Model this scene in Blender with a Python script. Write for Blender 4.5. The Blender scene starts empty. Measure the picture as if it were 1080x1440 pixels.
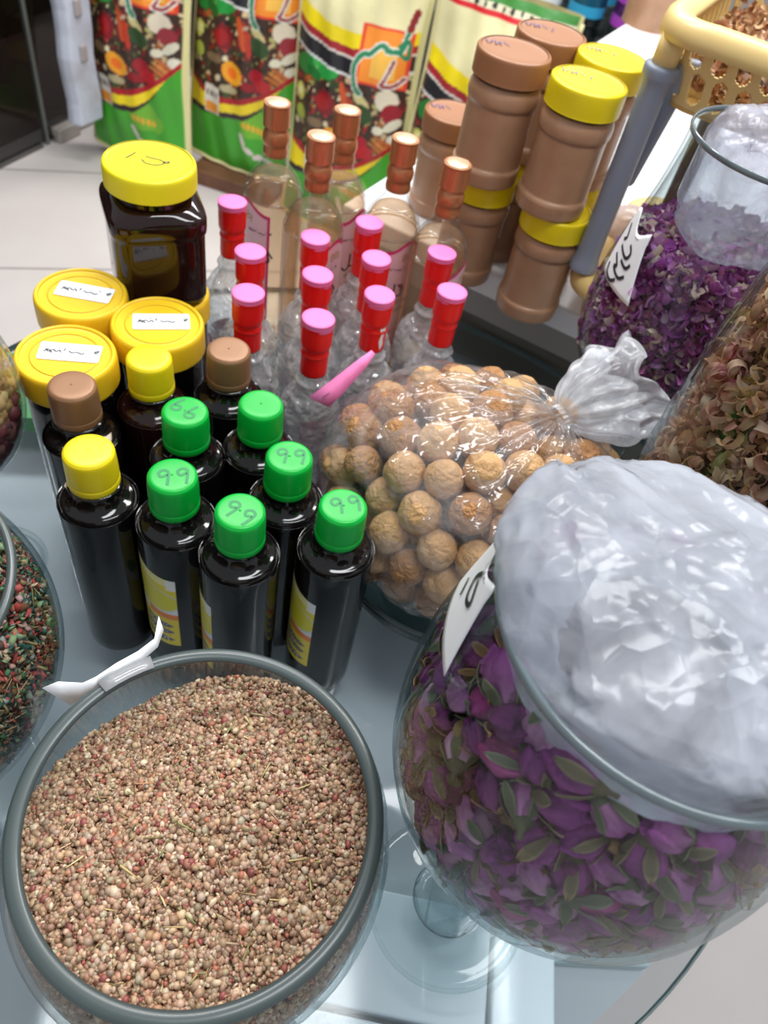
import bpy, math, random
import numpy as np
from mathutils import Vector, Matrix, noise
random.seed(7); RNG = np.random.default_rng(7)
PI = math.pi
C = bpy.context.scene.collection
sc = bpy.context.scene

# ------------------------------------------------------------------ materials
MATS = {}
def _new(name):
    m = bpy.data.materials.new(name); m.use_nodes = True; m.node_tree.nodes.clear()
    o = m.node_tree.nodes.new('ShaderNodeOutputMaterial'); MATS[name] = m
    return m, m.node_tree.nodes, m.node_tree.links, o
def bumpn(N, L, scale, strength, dist=.001, detail=3, distort=0., kind='noise'):
    tc = N.new('ShaderNodeTexCoord')
    if kind == 'noise':
        t = N.new('ShaderNodeTexNoise'); t.inputs['Scale'].default_value = scale; t.inputs['Detail'].default_value = detail
        t.inputs['Distortion'].default_value = distort; out = t.outputs[0]
    else:
        t = N.new('ShaderNodeTexVoronoi'); t.inputs['Scale'].default_value = scale; out = t.outputs['Distance']
    L.new(tc.outputs['Object'], t.inputs['Vector'])
    if kind == 'crease':   # crumpled film: creased cell edges at two sizes over a soft swell
        nz = N.new('ShaderNodeTexNoise'); nz.inputs['Scale'].default_value = scale*.6; nz.inputs['Detail'].default_value = 2; L.new(tc.outputs['Object'], nz.inputs['Vector'])
        mx = N.new('ShaderNodeVectorMath'); mx.operation = 'MULTIPLY_ADD'; mx.inputs[1].default_value = (.9/scale,)*3; L.new(nz.outputs['Color'], mx.inputs[0]); L.new(tc.outputs['Object'], mx.inputs[2])
        acc = t.outputs['Distance']; L.new(mx.outputs[0], t.inputs['Vector']); t.distance = 'EUCLIDEAN'
        for fs, wt in ((2.3, .45), (5.5, .16)):
            t2 = N.new('ShaderNodeTexVoronoi'); t2.inputs['Scale'].default_value = scale*fs; L.new(mx.outputs[0], t2.inputs['Vector'])
            ma = N.new('ShaderNodeMath'); ma.operation = 'MULTIPLY_ADD'; ma.inputs[1].default_value = wt; L.new(t2.outputs['Distance'], ma.inputs[0]); L.new(acc, ma.inputs[2]); acc = ma.outputs[0]
        out = acc
    b = N.new('ShaderNodeBump'); b.inputs['Strength'].default_value = strength; b.inputs['Distance'].default_value = dist
    L.new(out, b.inputs['Height']); return b
def pbr(name, col, rough=.4, coat=0., metal=0., bump=None, var=None, trans=0., sss=0., spec=.5):
    m, N, L, o = _new(name)
    p = N.new('ShaderNodeBsdfPrincipled'); L.new(p.outputs[0], o.inputs[0])
    p.inputs['Base Color'].default_value = (*col, 1); p.inputs['Roughness'].default_value = rough
    p.inputs['Coat Weight'].default_value = coat; p.inputs['Coat Roughness'].default_value = .05
    p.inputs['Metallic'].default_value = metal; p.inputs['Specular IOR Level'].default_value = spec
    if sss: p.inputs['Subsurface Weight'].default_value = sss; p.inputs['Subsurface Scale'].default_value = .005
    if bump:
        b = bumpn(N, L, *bump); L.new(b.outputs[0], p.inputs['Normal'])
    if var:   # (scale, second colour, lo, hi)
        tc = N.new('ShaderNodeTexCoord'); t = N.new('ShaderNodeTexNoise'); t.inputs['Scale'].default_value = var[0]; t.inputs['Detail'].default_value = 4
        L.new(tc.outputs['Object'], t.inputs['Vector'])
        r = N.new('ShaderNodeMapRange'); r.inputs[1].default_value = var[2]; r.inputs[2].default_value = var[3]; L.new(t.outputs[0], r.inputs[0])
        x = N.new('ShaderNodeMix'); x.data_type = 'RGBA'; x.inputs[6].default_value = (*col, 1); x.inputs[7].default_value = (*var[1], 1)
        L.new(r.outputs[0], x.inputs[0]); L.new(x.outputs[2], p.inputs['Base Color'])
    return m
def vcol(name, rough=.5, coat=0., trans=0., bump=None, spec=.5):
    m, N, L, o = _new(name)
    p = N.new('ShaderNodeBsdfPrincipled'); a = N.new('ShaderNodeAttribute'); a.attribute_name = 'Col'
    L.new(a.outputs['Color'], p.inputs['Base Color']); p.inputs['Roughness'].default_value = rough
    p.inputs['Coat Weight'].default_value = coat; p.inputs['Coat Roughness'].default_value = .08; p.inputs['Specular IOR Level'].default_value = spec
    if bump:
        b = bumpn(N, L, *bump); L.new(b.outputs[0], p.inputs['Normal'])
    if trans:
        t = N.new('ShaderNodeBsdfTranslucent'); L.new(a.outputs['Color'], t.inputs['Color'])
        x = N.new('ShaderNodeMixShader'); x.inputs[0].default_value = trans; L.new(p.outputs[0], x.inputs[1]); L.new(t.outputs[0], x.inputs[2]); L.new(x.outputs[0], o.inputs[0])
    else: L.new(p.outputs[0], o.inputs[0])
    return m
def thin(name, face, edge, ior=1.45, rough=.02, blend=.35, bump=None, milk=0., milkcol=(.9, .92, .95), milkvar=None):
    """thin clear wall: tinted transmission plus Fresnel reflection; milk = share of white translucent film, on moulded bottles bright refraction painted in"""
    m, N, L, o = _new(name)
    lw = N.new('ShaderNodeLayerWeight'); lw.inputs[0].default_value = blend
    x = N.new('ShaderNodeMix'); x.data_type = 'RGBA'; x.inputs[6].default_value = (*face, 1); x.inputs[7].default_value = (*edge, 1); L.new(lw.outputs['Facing'], x.inputs[0])
    t = N.new('ShaderNodeBsdfTransparent'); L.new(x.outputs[2], t.inputs[0])
    g = N.new('ShaderNodeBsdfGlossy'); g.inputs['Roughness'].default_value = rough
    f0 = ((ior-1)/(ior+1))**2*1.2; lf = N.new('ShaderNodeLayerWeight'); lf.inputs[0].default_value = .5
    pw = N.new('ShaderNodeMath'); pw.operation = 'POWER'; pw.inputs[1].default_value = 4.5; L.new(lf.outputs['Facing'], pw.inputs[0])
    f = N.new('ShaderNodeMapRange'); f.inputs[3].default_value = f0; f.inputs[4].default_value = .62; L.new(pw.outputs[0], f.inputs[0])
    if bump:
        b = bumpn(N, L, *bump); L.new(b.outputs[0], g.inputs['Normal']); L.new(b.outputs[0], lf.inputs['Normal'])
    base = t.outputs[0]
    if milk:
        d = N.new('ShaderNodeBsdfDiffuse'); d.inputs[0].default_value = (*milkcol, 1)
        tl = N.new('ShaderNodeBsdfTranslucent'); tl.inputs[0].default_value = (*milkcol, 1)
        if bump: L.new(b.outputs[0], d.inputs['Normal'])
        mm = N.new('ShaderNodeMixShader'); mm.inputs[0].default_value = .4; L.new(d.outputs[0], mm.inputs[1]); L.new(tl.outputs[0], mm.inputs[2])
        m2 = N.new('ShaderNodeMixShader'); m2.inputs[0].default_value = milk; L.new(t.outputs[0], m2.inputs[1]); L.new(mm.outputs[0], m2.inputs[2])
        if milkvar:
            tc = N.new('ShaderNodeTexCoord'); nt = N.new('ShaderNodeTexNoise'); nt.inputs['Scale'].default_value = milkvar[0]; nt.inputs['Detail'].default_value = 5; nt.inputs['Distortion'].default_value = 1.
            L.new(tc.outputs['Object'], nt.inputs['Vector'])
            r = N.new('ShaderNodeMapRange'); r.inputs[1].default_value = .35; r.inputs[2].default_value = .65; r.inputs[3].default_value = milkvar[1]; r.inputs[4].default_value = milkvar[2]
            L.new(nt.outputs[0], r.inputs[0]); L.new(r.outputs[0], m2.inputs[0])
        base = m2.outputs[0]
    s = N.new('ShaderNodeMixShader'); L.new(f.outputs[0], s.inputs[0]); L.new(base, s.inputs[1]); L.new(g.outputs[0], s.inputs[2]); L.new(s.outputs[0], o.inputs[0])
    return m

glass = thin('jar_glass', (.95, .97, .97), (.58, .66, .67), 1.3, .015, .22)
glass_thick = thin('thick_glass', (.88, .92, .93), (.45, .53, .56), 1.4, .03, .4, (160, .3, .001))
glass_rim = pbr('grey_green_glass_rim', (.050, .068, .068), .32, .1)
glass_rim_pale = pbr('pale_glass_rim', (.12, .155, .17), .15, .6)
bottle_glass = thin('clear_bottle_glass', (.985, .985, .985), (.75, .77, .78), 1.5, .04, .3)
bottle_bumpy = thin('clear_moulded_glass', (.97, .975, .98), (.66, .69, .72), 1.85, .05, .3, (110, 1., .006, 1, .3), .10, (.9, .91, .93), (60, .16, .42))  # white share paints bright refraction into the clear glass
rosewater = thin('amber_rose_water', (.97, .87, .75), (.80, .62, .45), 1.33, .1, .4, None, .16, (.80, .60, .42))
film = thin('clear_bag_film', (.97, .97, .975), (.82, .84, .86), 1.5, .07, .6, (22, .45, .016, 3, 0, 'crease'), .10, (.9, .91, .94), (22, .02, .20))
film_knot = thin('gathered_bag_film', (.9, .92, .94), (.7, .72, .76), 1.4, .16, .6, (28, .3, .008, 4, 0, 'crease'), .5, (.90, .92, .96), (24, .25, .62))
film_white = thin('milky_bag_film', (.80, .83, .88), (.62, .65, .70), 1.36, .2, .5, (17, .42, .016, 4, 0, 'crease'), .75, (.60, .63, .70), (20, .52, .92))
film_pale = thin('thin_milky_bag_film', (.9, .9, .94), (.75, .76, .82), 1.36, .2, .5, (19, .42, .015, 4, 0, 'crease'), .6, (.66, .66, .74), (24, .22, .70))
syrup = pbr('dark_syrup', (.005, .004, .004), .07, 0, spec=.45)
syrup_red = pbr('dark_red_brown_syrup', (.016, .005, .004), .07, 0, spec=.45)
clear_neck = thin('clear_plastic_neck', (.75, .72, .65), (.3, .25, .2), 1.5, .05, .4)
foam = pbr('syrup_froth', (.62, .52, .42), .6, bump=(900, .5, .001))
def plastic(n, c, r=.34): return pbr(n, c, r, 0, spec=.38)
green_cap = plastic('green_plastic', (.0, .40, .042)); yellow_cap = plastic('bright_yellow_plastic', (.80, .63, .008))
yellow_lid = plastic('warm_yellow_plastic', (.84, .54, .018)); lemon_lid = plastic('lemon_yellow_plastic', (.82, .70, .015))
bronze_cap = pbr('bronze_plastic', (.27, .135, .065), .40, 0, .25)
tan_lid = plastic('tan_brown_plastic', (.33, .145, .065), .36)
red_cap = plastic('red_shrink_sleeve', (.78, .012, .012), .25); pink_cap = plastic('pink_plastic', (.80, .17, .42), .5)
copper = pbr('copper_foil', (.50, .19, .08), .3, .1, .5, (300, .25, .001)); gold_top = pbr('pale_gold_top', (.72, .58, .38), .35, 0, .4)
peanut = pbr('peanut_paste', (.42, .235, .135), .36, .2, var=(30, (.37, .20, .11), .4, .7))
white_paper = pbr('white_paper', (.82, .83, .85), .6); ink = pbr('black_ink', (.02, .02, .03), .5); blue_ink = pbr('blue_ink', (.05, .05, .22), .5)
green_ink = pbr('dark_green_ink', (.003, .22, .06), .5); pink_paper = pbr('pink_paper', (.90, .22, .50), .6)
white_lam = pbr('white_laminate', (.80, .80, .83), .25); olive = pbr('olive_grey_board', (.115, .115, .095), .45); apron_m = pbr('taupe_board', (.30, .29, .27), .5)
basket_m = pbr('cream_yellow_plastic', (.78, .56, .22), .4, .1, sss=0); amber_m = pbr('amber_yellow_plastic', (.66, .40, .10), .4)
grey_plastic = pbr('grey_plastic', (.25, .285, .36), .42); dark_olive = pbr('dark_olive_plastic', (.10, .085, .05), .5)
white_board = pbr('white_board', (.72, .75, .77), .5, var=(3, (.66, .69, .71), .3, .7)); white_tile = pbr('white_tile', (.80, .86, .90), .35)
grey_board = pbr('grey_green_board', (.48, .58, .58), .5)
metal = pbr('brushed_metal', (.45, .47, .48), .3, 0, .9); wood = pbr('brown_wood', (.20, .085, .045), .5, var=(8, (.10, .04, .02), .3, .7))
green_plastic = pbr('green_tray_plastic', (.055, .22, .075), .35); foam_m = pbr('white_foam', (.50, .54, .64), .8, var=(12, (.40, .42, .48), .45, .7))
dark_wall = pbr('dark_wall', (.030, .026, .022), .5, var=(2.5, (.09, .05, .03), .45, .75))
V_print = vcol('printed_sack', .38, .1, bump=(40, .35, .004)); V_label = vcol('printed_label', .4, .2); V_stuff = vcol('dried_pieces', .75, spec=.25); V_petal = vcol('dried_petals', .6, trans=.25, spec=.25)
V_grain = vcol('resin_grains', .5, .1)
lime_m = pbr('dried_lime_skin', (.47, .235, .095), .5, 0, 0, (3.0, .45, .10, 5, .5), (1.7, (.40, .19, .075), .45, .7), spec=.35)
lime_m2 = pbr('pale_dried_lime_skin', (.59, .345, .155), .5, 0, 0, (2.2, .3, .10, 4, .5), (1.5, (.54, .31, .13), .45, .75), spec=.35)
door_glass = thin('door_glass', (.55, .55, .54), (.3, .3, .3), 1.4, .03, .3)

def tile_mat():
    m, N, L, o = _new('beige_floor_tiles')
    p = N.new('ShaderNodeBsdfPrincipled'); L.new(p.outputs[0], o.inputs[0]); p.inputs['Roughness'].default_value = .28
    tc = N.new('ShaderNodeTexCoord'); mp = N.new('ShaderNodeMapping'); mp.inputs['Rotation'].default_value = (0, 0, math.radians(-22.5)); mp.inputs['Location'].default_value = (.12, .22, 0)
    L.new(tc.outputs['Object'], mp.inputs[0])
    b = N.new('ShaderNodeTexBrick'); b.offset = 0; b.inputs['Scale'].default_value = 1; b.inputs['Brick Width'].default_value = .6; b.inputs['Row Height'].default_value = .6
    b.inputs['Mortar Size'].default_value = .004; b.inputs['Mortar'].default_value = (.22, .20, .19, 1)
    n = N.new('ShaderNodeTexNoise'); n.inputs['Scale'].default_value = 5; n.inputs['Detail'].default_value = 6; L.new(mp.outputs[0], n.inputs[0])
    x = N.new('ShaderNodeMix'); x.data_type = 'RGBA'; x.inputs[6].default_value = (.50, .455, .44, 1); x.inputs[7].default_value = (.60, .56, .545, 1); L.new(n.outputs[0], x.inputs[0])
    L.new(x.outputs[2], b.inputs['Color1']); L.new(x.outputs[2], b.inputs['Color2']); L.new(mp.outputs[0], b.inputs[0]); L.new(b.outputs[0], p.inputs['Base Color'])
    return m
floor_m = tile_mat()

# ------------------------------------------------------------------ geometry helpers
class G:
    def __init__(s): s.v = []; s.f = []; s.c = []; s.n = 0
    def add(s, v, f, col=None):
        v = np.asarray(v, float); s.v.append(v); s.f.extend([tuple(i + s.n for i in q) for q in f]); s.n += len(v)
        if col is not None:
            col = np.asarray(col, float); s.c.append(np.broadcast_to(col, (len(v), 3)) if col.ndim == 1 else col)
        return s
    def box(s, x0, x1, y0, y1, z0, z1, col=None):
        v = [(x, y, z) for z in (z0, z1) for y in (y0, y1) for x in (x0, x1)]
        return s.add(v, [(0, 2, 3, 1), (4, 5, 7, 6), (0, 1, 5, 4), (2, 6, 7, 3), (0, 4, 6, 2), (1, 3, 7, 5)], col)
    def obj(s, name, mat, parent=None, loc=None, smooth=True, bevel=0):
        me = bpy.data.meshes.new(name); V = np.vstack(s.v); me.from_pydata(V.tolist(), [], s.f)
        if s.c:
            a = me.color_attributes.new('Col', 'FLOAT_COLOR', 'POINT'); cc = np.ones((len(V), 4), 'f'); cc[:, :3] = np.vstack(s.c); a.data.foreach_set('color', cc.ravel())
        if smooth: me.polygons.foreach_set('use_smooth', [True] * len(me.polygons))
        me.materials.append(mat); me.update()
        o = bpy.data.objects.new(name, me); C.objects.link(o)
        if parent: o.parent = parent
        if loc: o.location = loc
        if bevel:
            b = o.modifiers.new('b', 'BEVEL'); b.width = bevel; b.segments = 3; b.limit_method = 'ANGLE'
        return o
def fast_obj(name, base_v, base_f, M, T, cols, mat, parent=None, tri=True, smooth=False):
    """many small copies of one piece merged in one mesh. M: (n,3,3), T: (n,3), cols (n,3)"""
    n = len(T); k = len(base_v); V = (np.einsum('nij,kj->nki', M, base_v) + T[:, None, :]).reshape(-1, 3)
    F = (np.asarray(base_f)[None] + (np.arange(n) * k)[:, None, None]).reshape(-1, len(base_f[0]))
    me = bpy.data.meshes.new(name); me.vertices.add(len(V)); me.vertices.foreach_set('co', V.ravel().astype('f'))
    m = F.shape[1]; me.loops.add(F.size); me.loops.foreach_set('vertex_index', F.ravel().astype('i'))
    me.polygons.add(len(F)); me.polygons.foreach_set('loop_start', np.arange(len(F), dtype='i') * m)
    a = me.color_attributes.new('Col', 'FLOAT_COLOR', 'POINT'); cc = np.ones((n, k, 4), 'f'); cc[:, :, :3] = cols[:, None, :] if cols.ndim == 2 else cols
    a.data.foreach_set('color', cc.ravel())
    me.update(calc_edges=True); me.validate()
    if smooth: me.polygons.foreach_set('use_smooth', [True] * len(me.polygons))
    me.materials.append(mat); o = bpy.data.objects.new(name, me); C.objects.link(o)
    if parent: o.parent = parent
    return o
def rotmats(n, rng=RNG):
    q = rng.normal(size=(n, 4)); q /= np.linalg.norm(q, axis=1)[:, None]; w, x, y, z = q.T
    return np.stack([1-2*(y*y+z*z), 2*(x*y-z*w), 2*(x*z+y*w), 2*(x*y+z*w), 1-2*(x*x+z*z), 2*(y*z-x*w), 2*(x*z-y*w), 2*(y*z+x*w), 1-2*(x*x+y*y)], 1).reshape(n, 3, 3)
def lathe(prof, seg=48, cx=0, cy=0, rfun=None, cap=True):
    v = []; f = []; m = len(prof)
    for (r, z) in prof:
        for k in range(seg):
            a = 2*PI*k/seg; rr = r*(rfun(a, z) if rfun else 1); v.append((cx+rr*math.cos(a), cy+rr*math.sin(a), z))
    for i in range(m-1):
        for k in range(seg):
            k2 = (k+1) % seg; f.append((i*seg+k, i*seg+k2, (i+1)*seg+k2, (i+1)*seg+k))
    if cap and prof[0][0] > 1e-6: f.append(tuple(range(seg))[::-1])
    if cap and prof[-1][0] > 1e-6: f.append(tuple((m-1)*seg+k for k in range(seg)))
    return v, f
def smoothp(pts, n=4):
    """Catmull-Rom through profile points"""
    P = [np.array(p, float) for p in pts]; P = [P[0]] + P + [P[-1]]; out = []
    for i in range(1, len(P)-2):
        for k in range(n):
            t = k/n; a, b, c, d = P[i-1:i+3]
            q = .5*((2*b)+(-a+c)*t+(2*a-5*b+4*c-d)*t*t+(-a+3*b-3*c+d)*t**3); out.append((max(q[0], 0), q[1]))
    out.append(tuple(P[-2])); return out
def lathe_obj(name, prof, mat, parent, seg=48, smooth=True, rfun=None, cap=None):
    if cap is None: cap = name not in ('rim', 'top_edge', 'label', 'froth', 'neck')
    return G().add(*lathe(prof, seg, rfun=rfun, cap=cap)).obj(name, mat, parent, smooth=smooth)
def tube(path, r, seg=10, closed=False):
    P = [Vector(p) for p in path]; n = len(P); v = []; f = []; up = Vector((0, 0, 1))
    R = r if hasattr(r, '__len__') else [r]*n
    for i, p in enumerate(P):
        a = P[(i-1) % n] if (closed or i > 0) else p; b = P[(i+1) % n] if (closed or i < n-1) else p
        t = (b-a).normalized(); s = t.cross(up)
        if s.length < 1e-3: s = t.cross(Vector((1, 0, 0)))
        s.normalize(); w = s.cross(t)
        for k in range(seg):
            an = 2*PI*k/seg; v.append(tuple(p+(s*math.cos(an)+w*math.sin(an))*R[i]))
    m = n if closed else n-1
    for i in range(m):
        j = (i+1) % n
        for k in range(seg): k2 = (k+1) % seg; f.append((i*seg+k, j*seg+k, j*seg+k2, i*seg+k2))
    if not closed: f.append(tuple(range(seg))); f.append(tuple((n-1)*seg+k for k in range(seg))[::-1])
    return v, f
def thing(name, label, cat, loc=(0, 0, 0), rz=0, group=None, scale=1):
    o = bpy.data.objects.new(name, None); C.objects.link(o); o.location = loc; o.rotation_euler = (0, 0, rz); o.scale = (scale,)*3; o.empty_display_size = .02
    return tag(o, label, cat, group)
def tag(o, label, cat, group=None, kind=None):
    o['label'] = label; o['category'] = cat
    if group: o['group'] = group
    if kind: o['kind'] = kind
    return o
def copy_tree(o, parent=None):
    c = o.copy(); C.objects.link(c)
    if parent: c.parent = parent
    for ch in list(o.children): copy_tree(ch, c)
    return c
def stroke_mesh(strokes, w, mapf):
    """pen strokes: polylines in the sheet's own u,v, laid by mapf(u, v, lift) as thin raised ribbons"""
    g = G()
    for S in strokes:
        S = [np.array(p, float) for p in S]; pts = []
        if len(S) > 2: pts = [np.array(q) for q in _cr(S)]
        else: pts = S
        L = []; R = []
        for i, p in enumerate(pts):
            d = pts[min(i+1, len(pts)-1)] - pts[max(i-1, 0)]; d = d/(np.linalg.norm(d)+1e-9); n = np.array([-d[1], d[0]])*w/2
            L.append(mapf(*(p+n))); R.append(mapf(*(p-n)))
        k = len(pts); g.add(L+R, [(i, i+1, k+i+1, k+i) for i in range(k-1)])
    return g
def _cr(S, n=5):
    P = [S[0]] + S + [S[-1]]; out = []
    for i in range(1, len(P)-2):
        for k in range(n):
            t = k/n; a, b, c, d = P[i-1:i+3]; out.append(.5*((2*b)+(-a+c)*t+(2*a-5*b+4*c-d)*t*t+(-a+3*b-3*c+d)*t**3))
    out.append(P[-2]); return out
def flatmap(cx, cy, z, rot=0, s=1):
    c, n = math.cos(rot), math.sin(rot)
    return lambda u, v: (cx+(u*c-v*n)*s, cy+(u*n+v*c)*s, z)
def cylmap(r, a0, z0, s=1, zs=None):
    return lambda u, v: (r*math.cos(a0+u*s/r), r*math.sin(a0+u*s/r), z0+v*(zs or s))

# ------------------------------------------------------------------ camera, light, world
cam = bpy.data.cameras.new('camera'); co = bpy.data.objects.new('camera', cam); C.objects.link(co); sc.camera = co
Rw = Matrix(((0.972288, -0.233786, 0), (0.176942, 0.735880, -0.653584), (0.152799, 0.635472, 0.756854)))
co.matrix_world = Matrix.Translation((0, 0, .68)) @ Rw.to_4x4()
cam.sensor_fit = 'VERTICAL'; cam.sensor_height = 36; cam.lens = 1060/1440*36; cam.clip_start = .02
cam.dof.use_dof = True; cam.dof.focus_distance = .44; cam.dof.aperture_fstop = 10
w = bpy.data.worlds.new('world'); sc.world = w; w.use_nodes = True
w.node_tree.nodes['Background'].inputs[0].default_value = (.90, .95, 1, 1); w.node_tree.nodes['Background'].inputs[1].default_value = .55
def area(name, loc, sx, sy, e, rot=(0, 0, 0), col=(1, 1, 1)):
    l = bpy.data.lights.new(name, 'AREA'); l.shape = 'RECTANGLE'; l.size = sx; l.size_y = sy; l.energy = e; l.color = col
    o = bpy.data.objects.new(name, l); C.objects.link(o); o.location = loc; o.rotation_euler = rot
area('ceiling_panel_light', (-.7, 1.6, 2.2), 1.3, .35, 38, (0, 0, .3), (1, .985, .96))
area('ceiling_panel_light', (.75, 1.9, 2.2), 1.3, .35, 38, (0, 0, .3), (1, .985, .96))
area('ceiling_panel_light', (.55, .35, 2.2), 1.3, .35, 26, (0, 0, .3), (.97, .985, 1))
area('ceiling_panel_light', (-.2, 3.4, 2.2), 1.6, .4, 55, (0, 0, .3), (1, .97, .95))
sc.view_settings.view_transform = 'Standard'; sc.view_settings.look = 'None'; sc.view_settings.gamma = 1; sc.view_settings.exposure = .1
sc.view_settings.use_curve_mapping = False
try: sc.cycles.transparent_max_bounces = 32; sc.cycles.max_bounces = 14
except Exception: pass

# ------------------------------------------------------------------ setting
def struct(g, name, mat, **k): o = g.obj(name, mat, **k); o['kind'] = 'structure'; return o
struct(G().box(-4.2, 3.6, -1.6, 6.6, -.85, -.75), 'floor', floor_m, smooth=False)
struct(G().box(-4.2, 3.6, 6.6, 6.75, -.85, 2.4), 'wall_back', pbr('grey_wall', (.42, .40, .38), .6), smooth=False)
struct(G().box(-4.35, -4.2, -1.6, 6.6, -.85, 2.4), 'wall_left', dark_wall, smooth=False)
# glass shop door on the left, with its dark room behind
dd = Vector((.1285, .486, 0)).normalized(); dn = Vector((-dd.y, dd.x, 0))
def dpt(s, off, z): p = Vector((-1.519, 2.593, 0)) + dd*s + dn*off; return (p.x, p.y, z)
def slab(s0, s1, o0, o1, z0, z1): 
    v = [dpt(s, o, z) for z in (z0, z1) for o in (o0, o1) for s in (s0, s1)]
    return v, [(0, 2, 3, 1), (4, 5, 7, 6), (0, 1, 5, 4), (2, 6, 7, 3), (0, 4, 6, 2), (1, 3, 7, 5)]
o = struct(G().add(*slab(-1.6, -.004, 0, .01, -.735, .9)), 'door_1', door_glass, smooth=False)
o = struct(G().add(*slab(.004, 2.2, 0, .01, -.735, .9)), 'window_1', door_glass, smooth=False)
struct(G().add(*slab(-.006, .006, -.004, .014, -.75, .9)), 'trim_1', pbr('door_seal', (.16, .17, .16), .4), smooth=False)
struct(G().add(*slab(.03, 1.2, -.012, .022, -.75, -.725)), 'trim_2', pbr('door_rail', (.30, .29, .27), .35, 0, .6), smooth=False)
struct(G().add(*slab(-1.6, -.03, -.006, .016, -.75, -.738)), 'trim_3', pbr('dark_rail', (.10, .09, .085), .4), smooth=False)
o = G().add(*slab(.03, .14, -.035, .045, -.75, -.70)).obj('floor_hinge', pbr('worn_grey_metal', (.42, .38, .35), .45, 0, .3), smooth=False, bevel=.006)
tag(o, 'small grey floor hinge block at the foot of the glass door', 'hinge')
struct(G().add(*slab(-1.7, 3., .75, .9, -.75, .9)), 'wall_shop_left', dark_wall, smooth=False)
o = G().add(*slab(-1.7, 3., .10, .74, -.749, -.742)).obj('doorway_mat', pbr('brown_stone', (.17, .105, .085), .4, var=(5, (.11, .07, .055), .4, .7)), smooth=False)
tag(o, 'brown strip of flooring beyond the glass door', 'mat')
# foam strip leaning by the door
t = thing('foam_strip', 'white torn foam strip hanging down on the glass door edge', 'foam strip', (-1.401, 2.55, -.60))
t.rotation_euler = (0, 0, math.atan2(dd.y, dd.x)); g = G()
vv = []; nn = 22
for i in range(nn+1):
    z = i*.07; wob = .006*math.sin(i*1.7)
    for (a, b) in ((-.045, -.03), (.06, -.035), (.075, .0), (.06, .03), (-.045, .03), (-.055, 0)): vv.append((a+wob, b-.07, z))
ff = [(i*6+k, i*6+(k+1) % 6, (i+1)*6+(k+1) % 6, (i+1)*6+k) for i in range(nn) for k in range(6)] + [tuple(range(6))[::-1], tuple(nn*6+k for k in range(6))]
g.add(vv, ff).obj('strip', foam_m, t, smooth=False, bevel=.008)
G().box(-.15, -.05, -.095, -.07, .52, .62).obj('tape_flap', pbr('white_tape', (.55, .57, .62), .5), t, smooth=False)
for z in (.20, .33, .42): G().box(-.012, .018, -.112, -.100, z, z+.05).obj('torn_patch', pbr('grey_tear', (.33, .30, .30), .8), t, smooth=False, bevel=.01)

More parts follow.
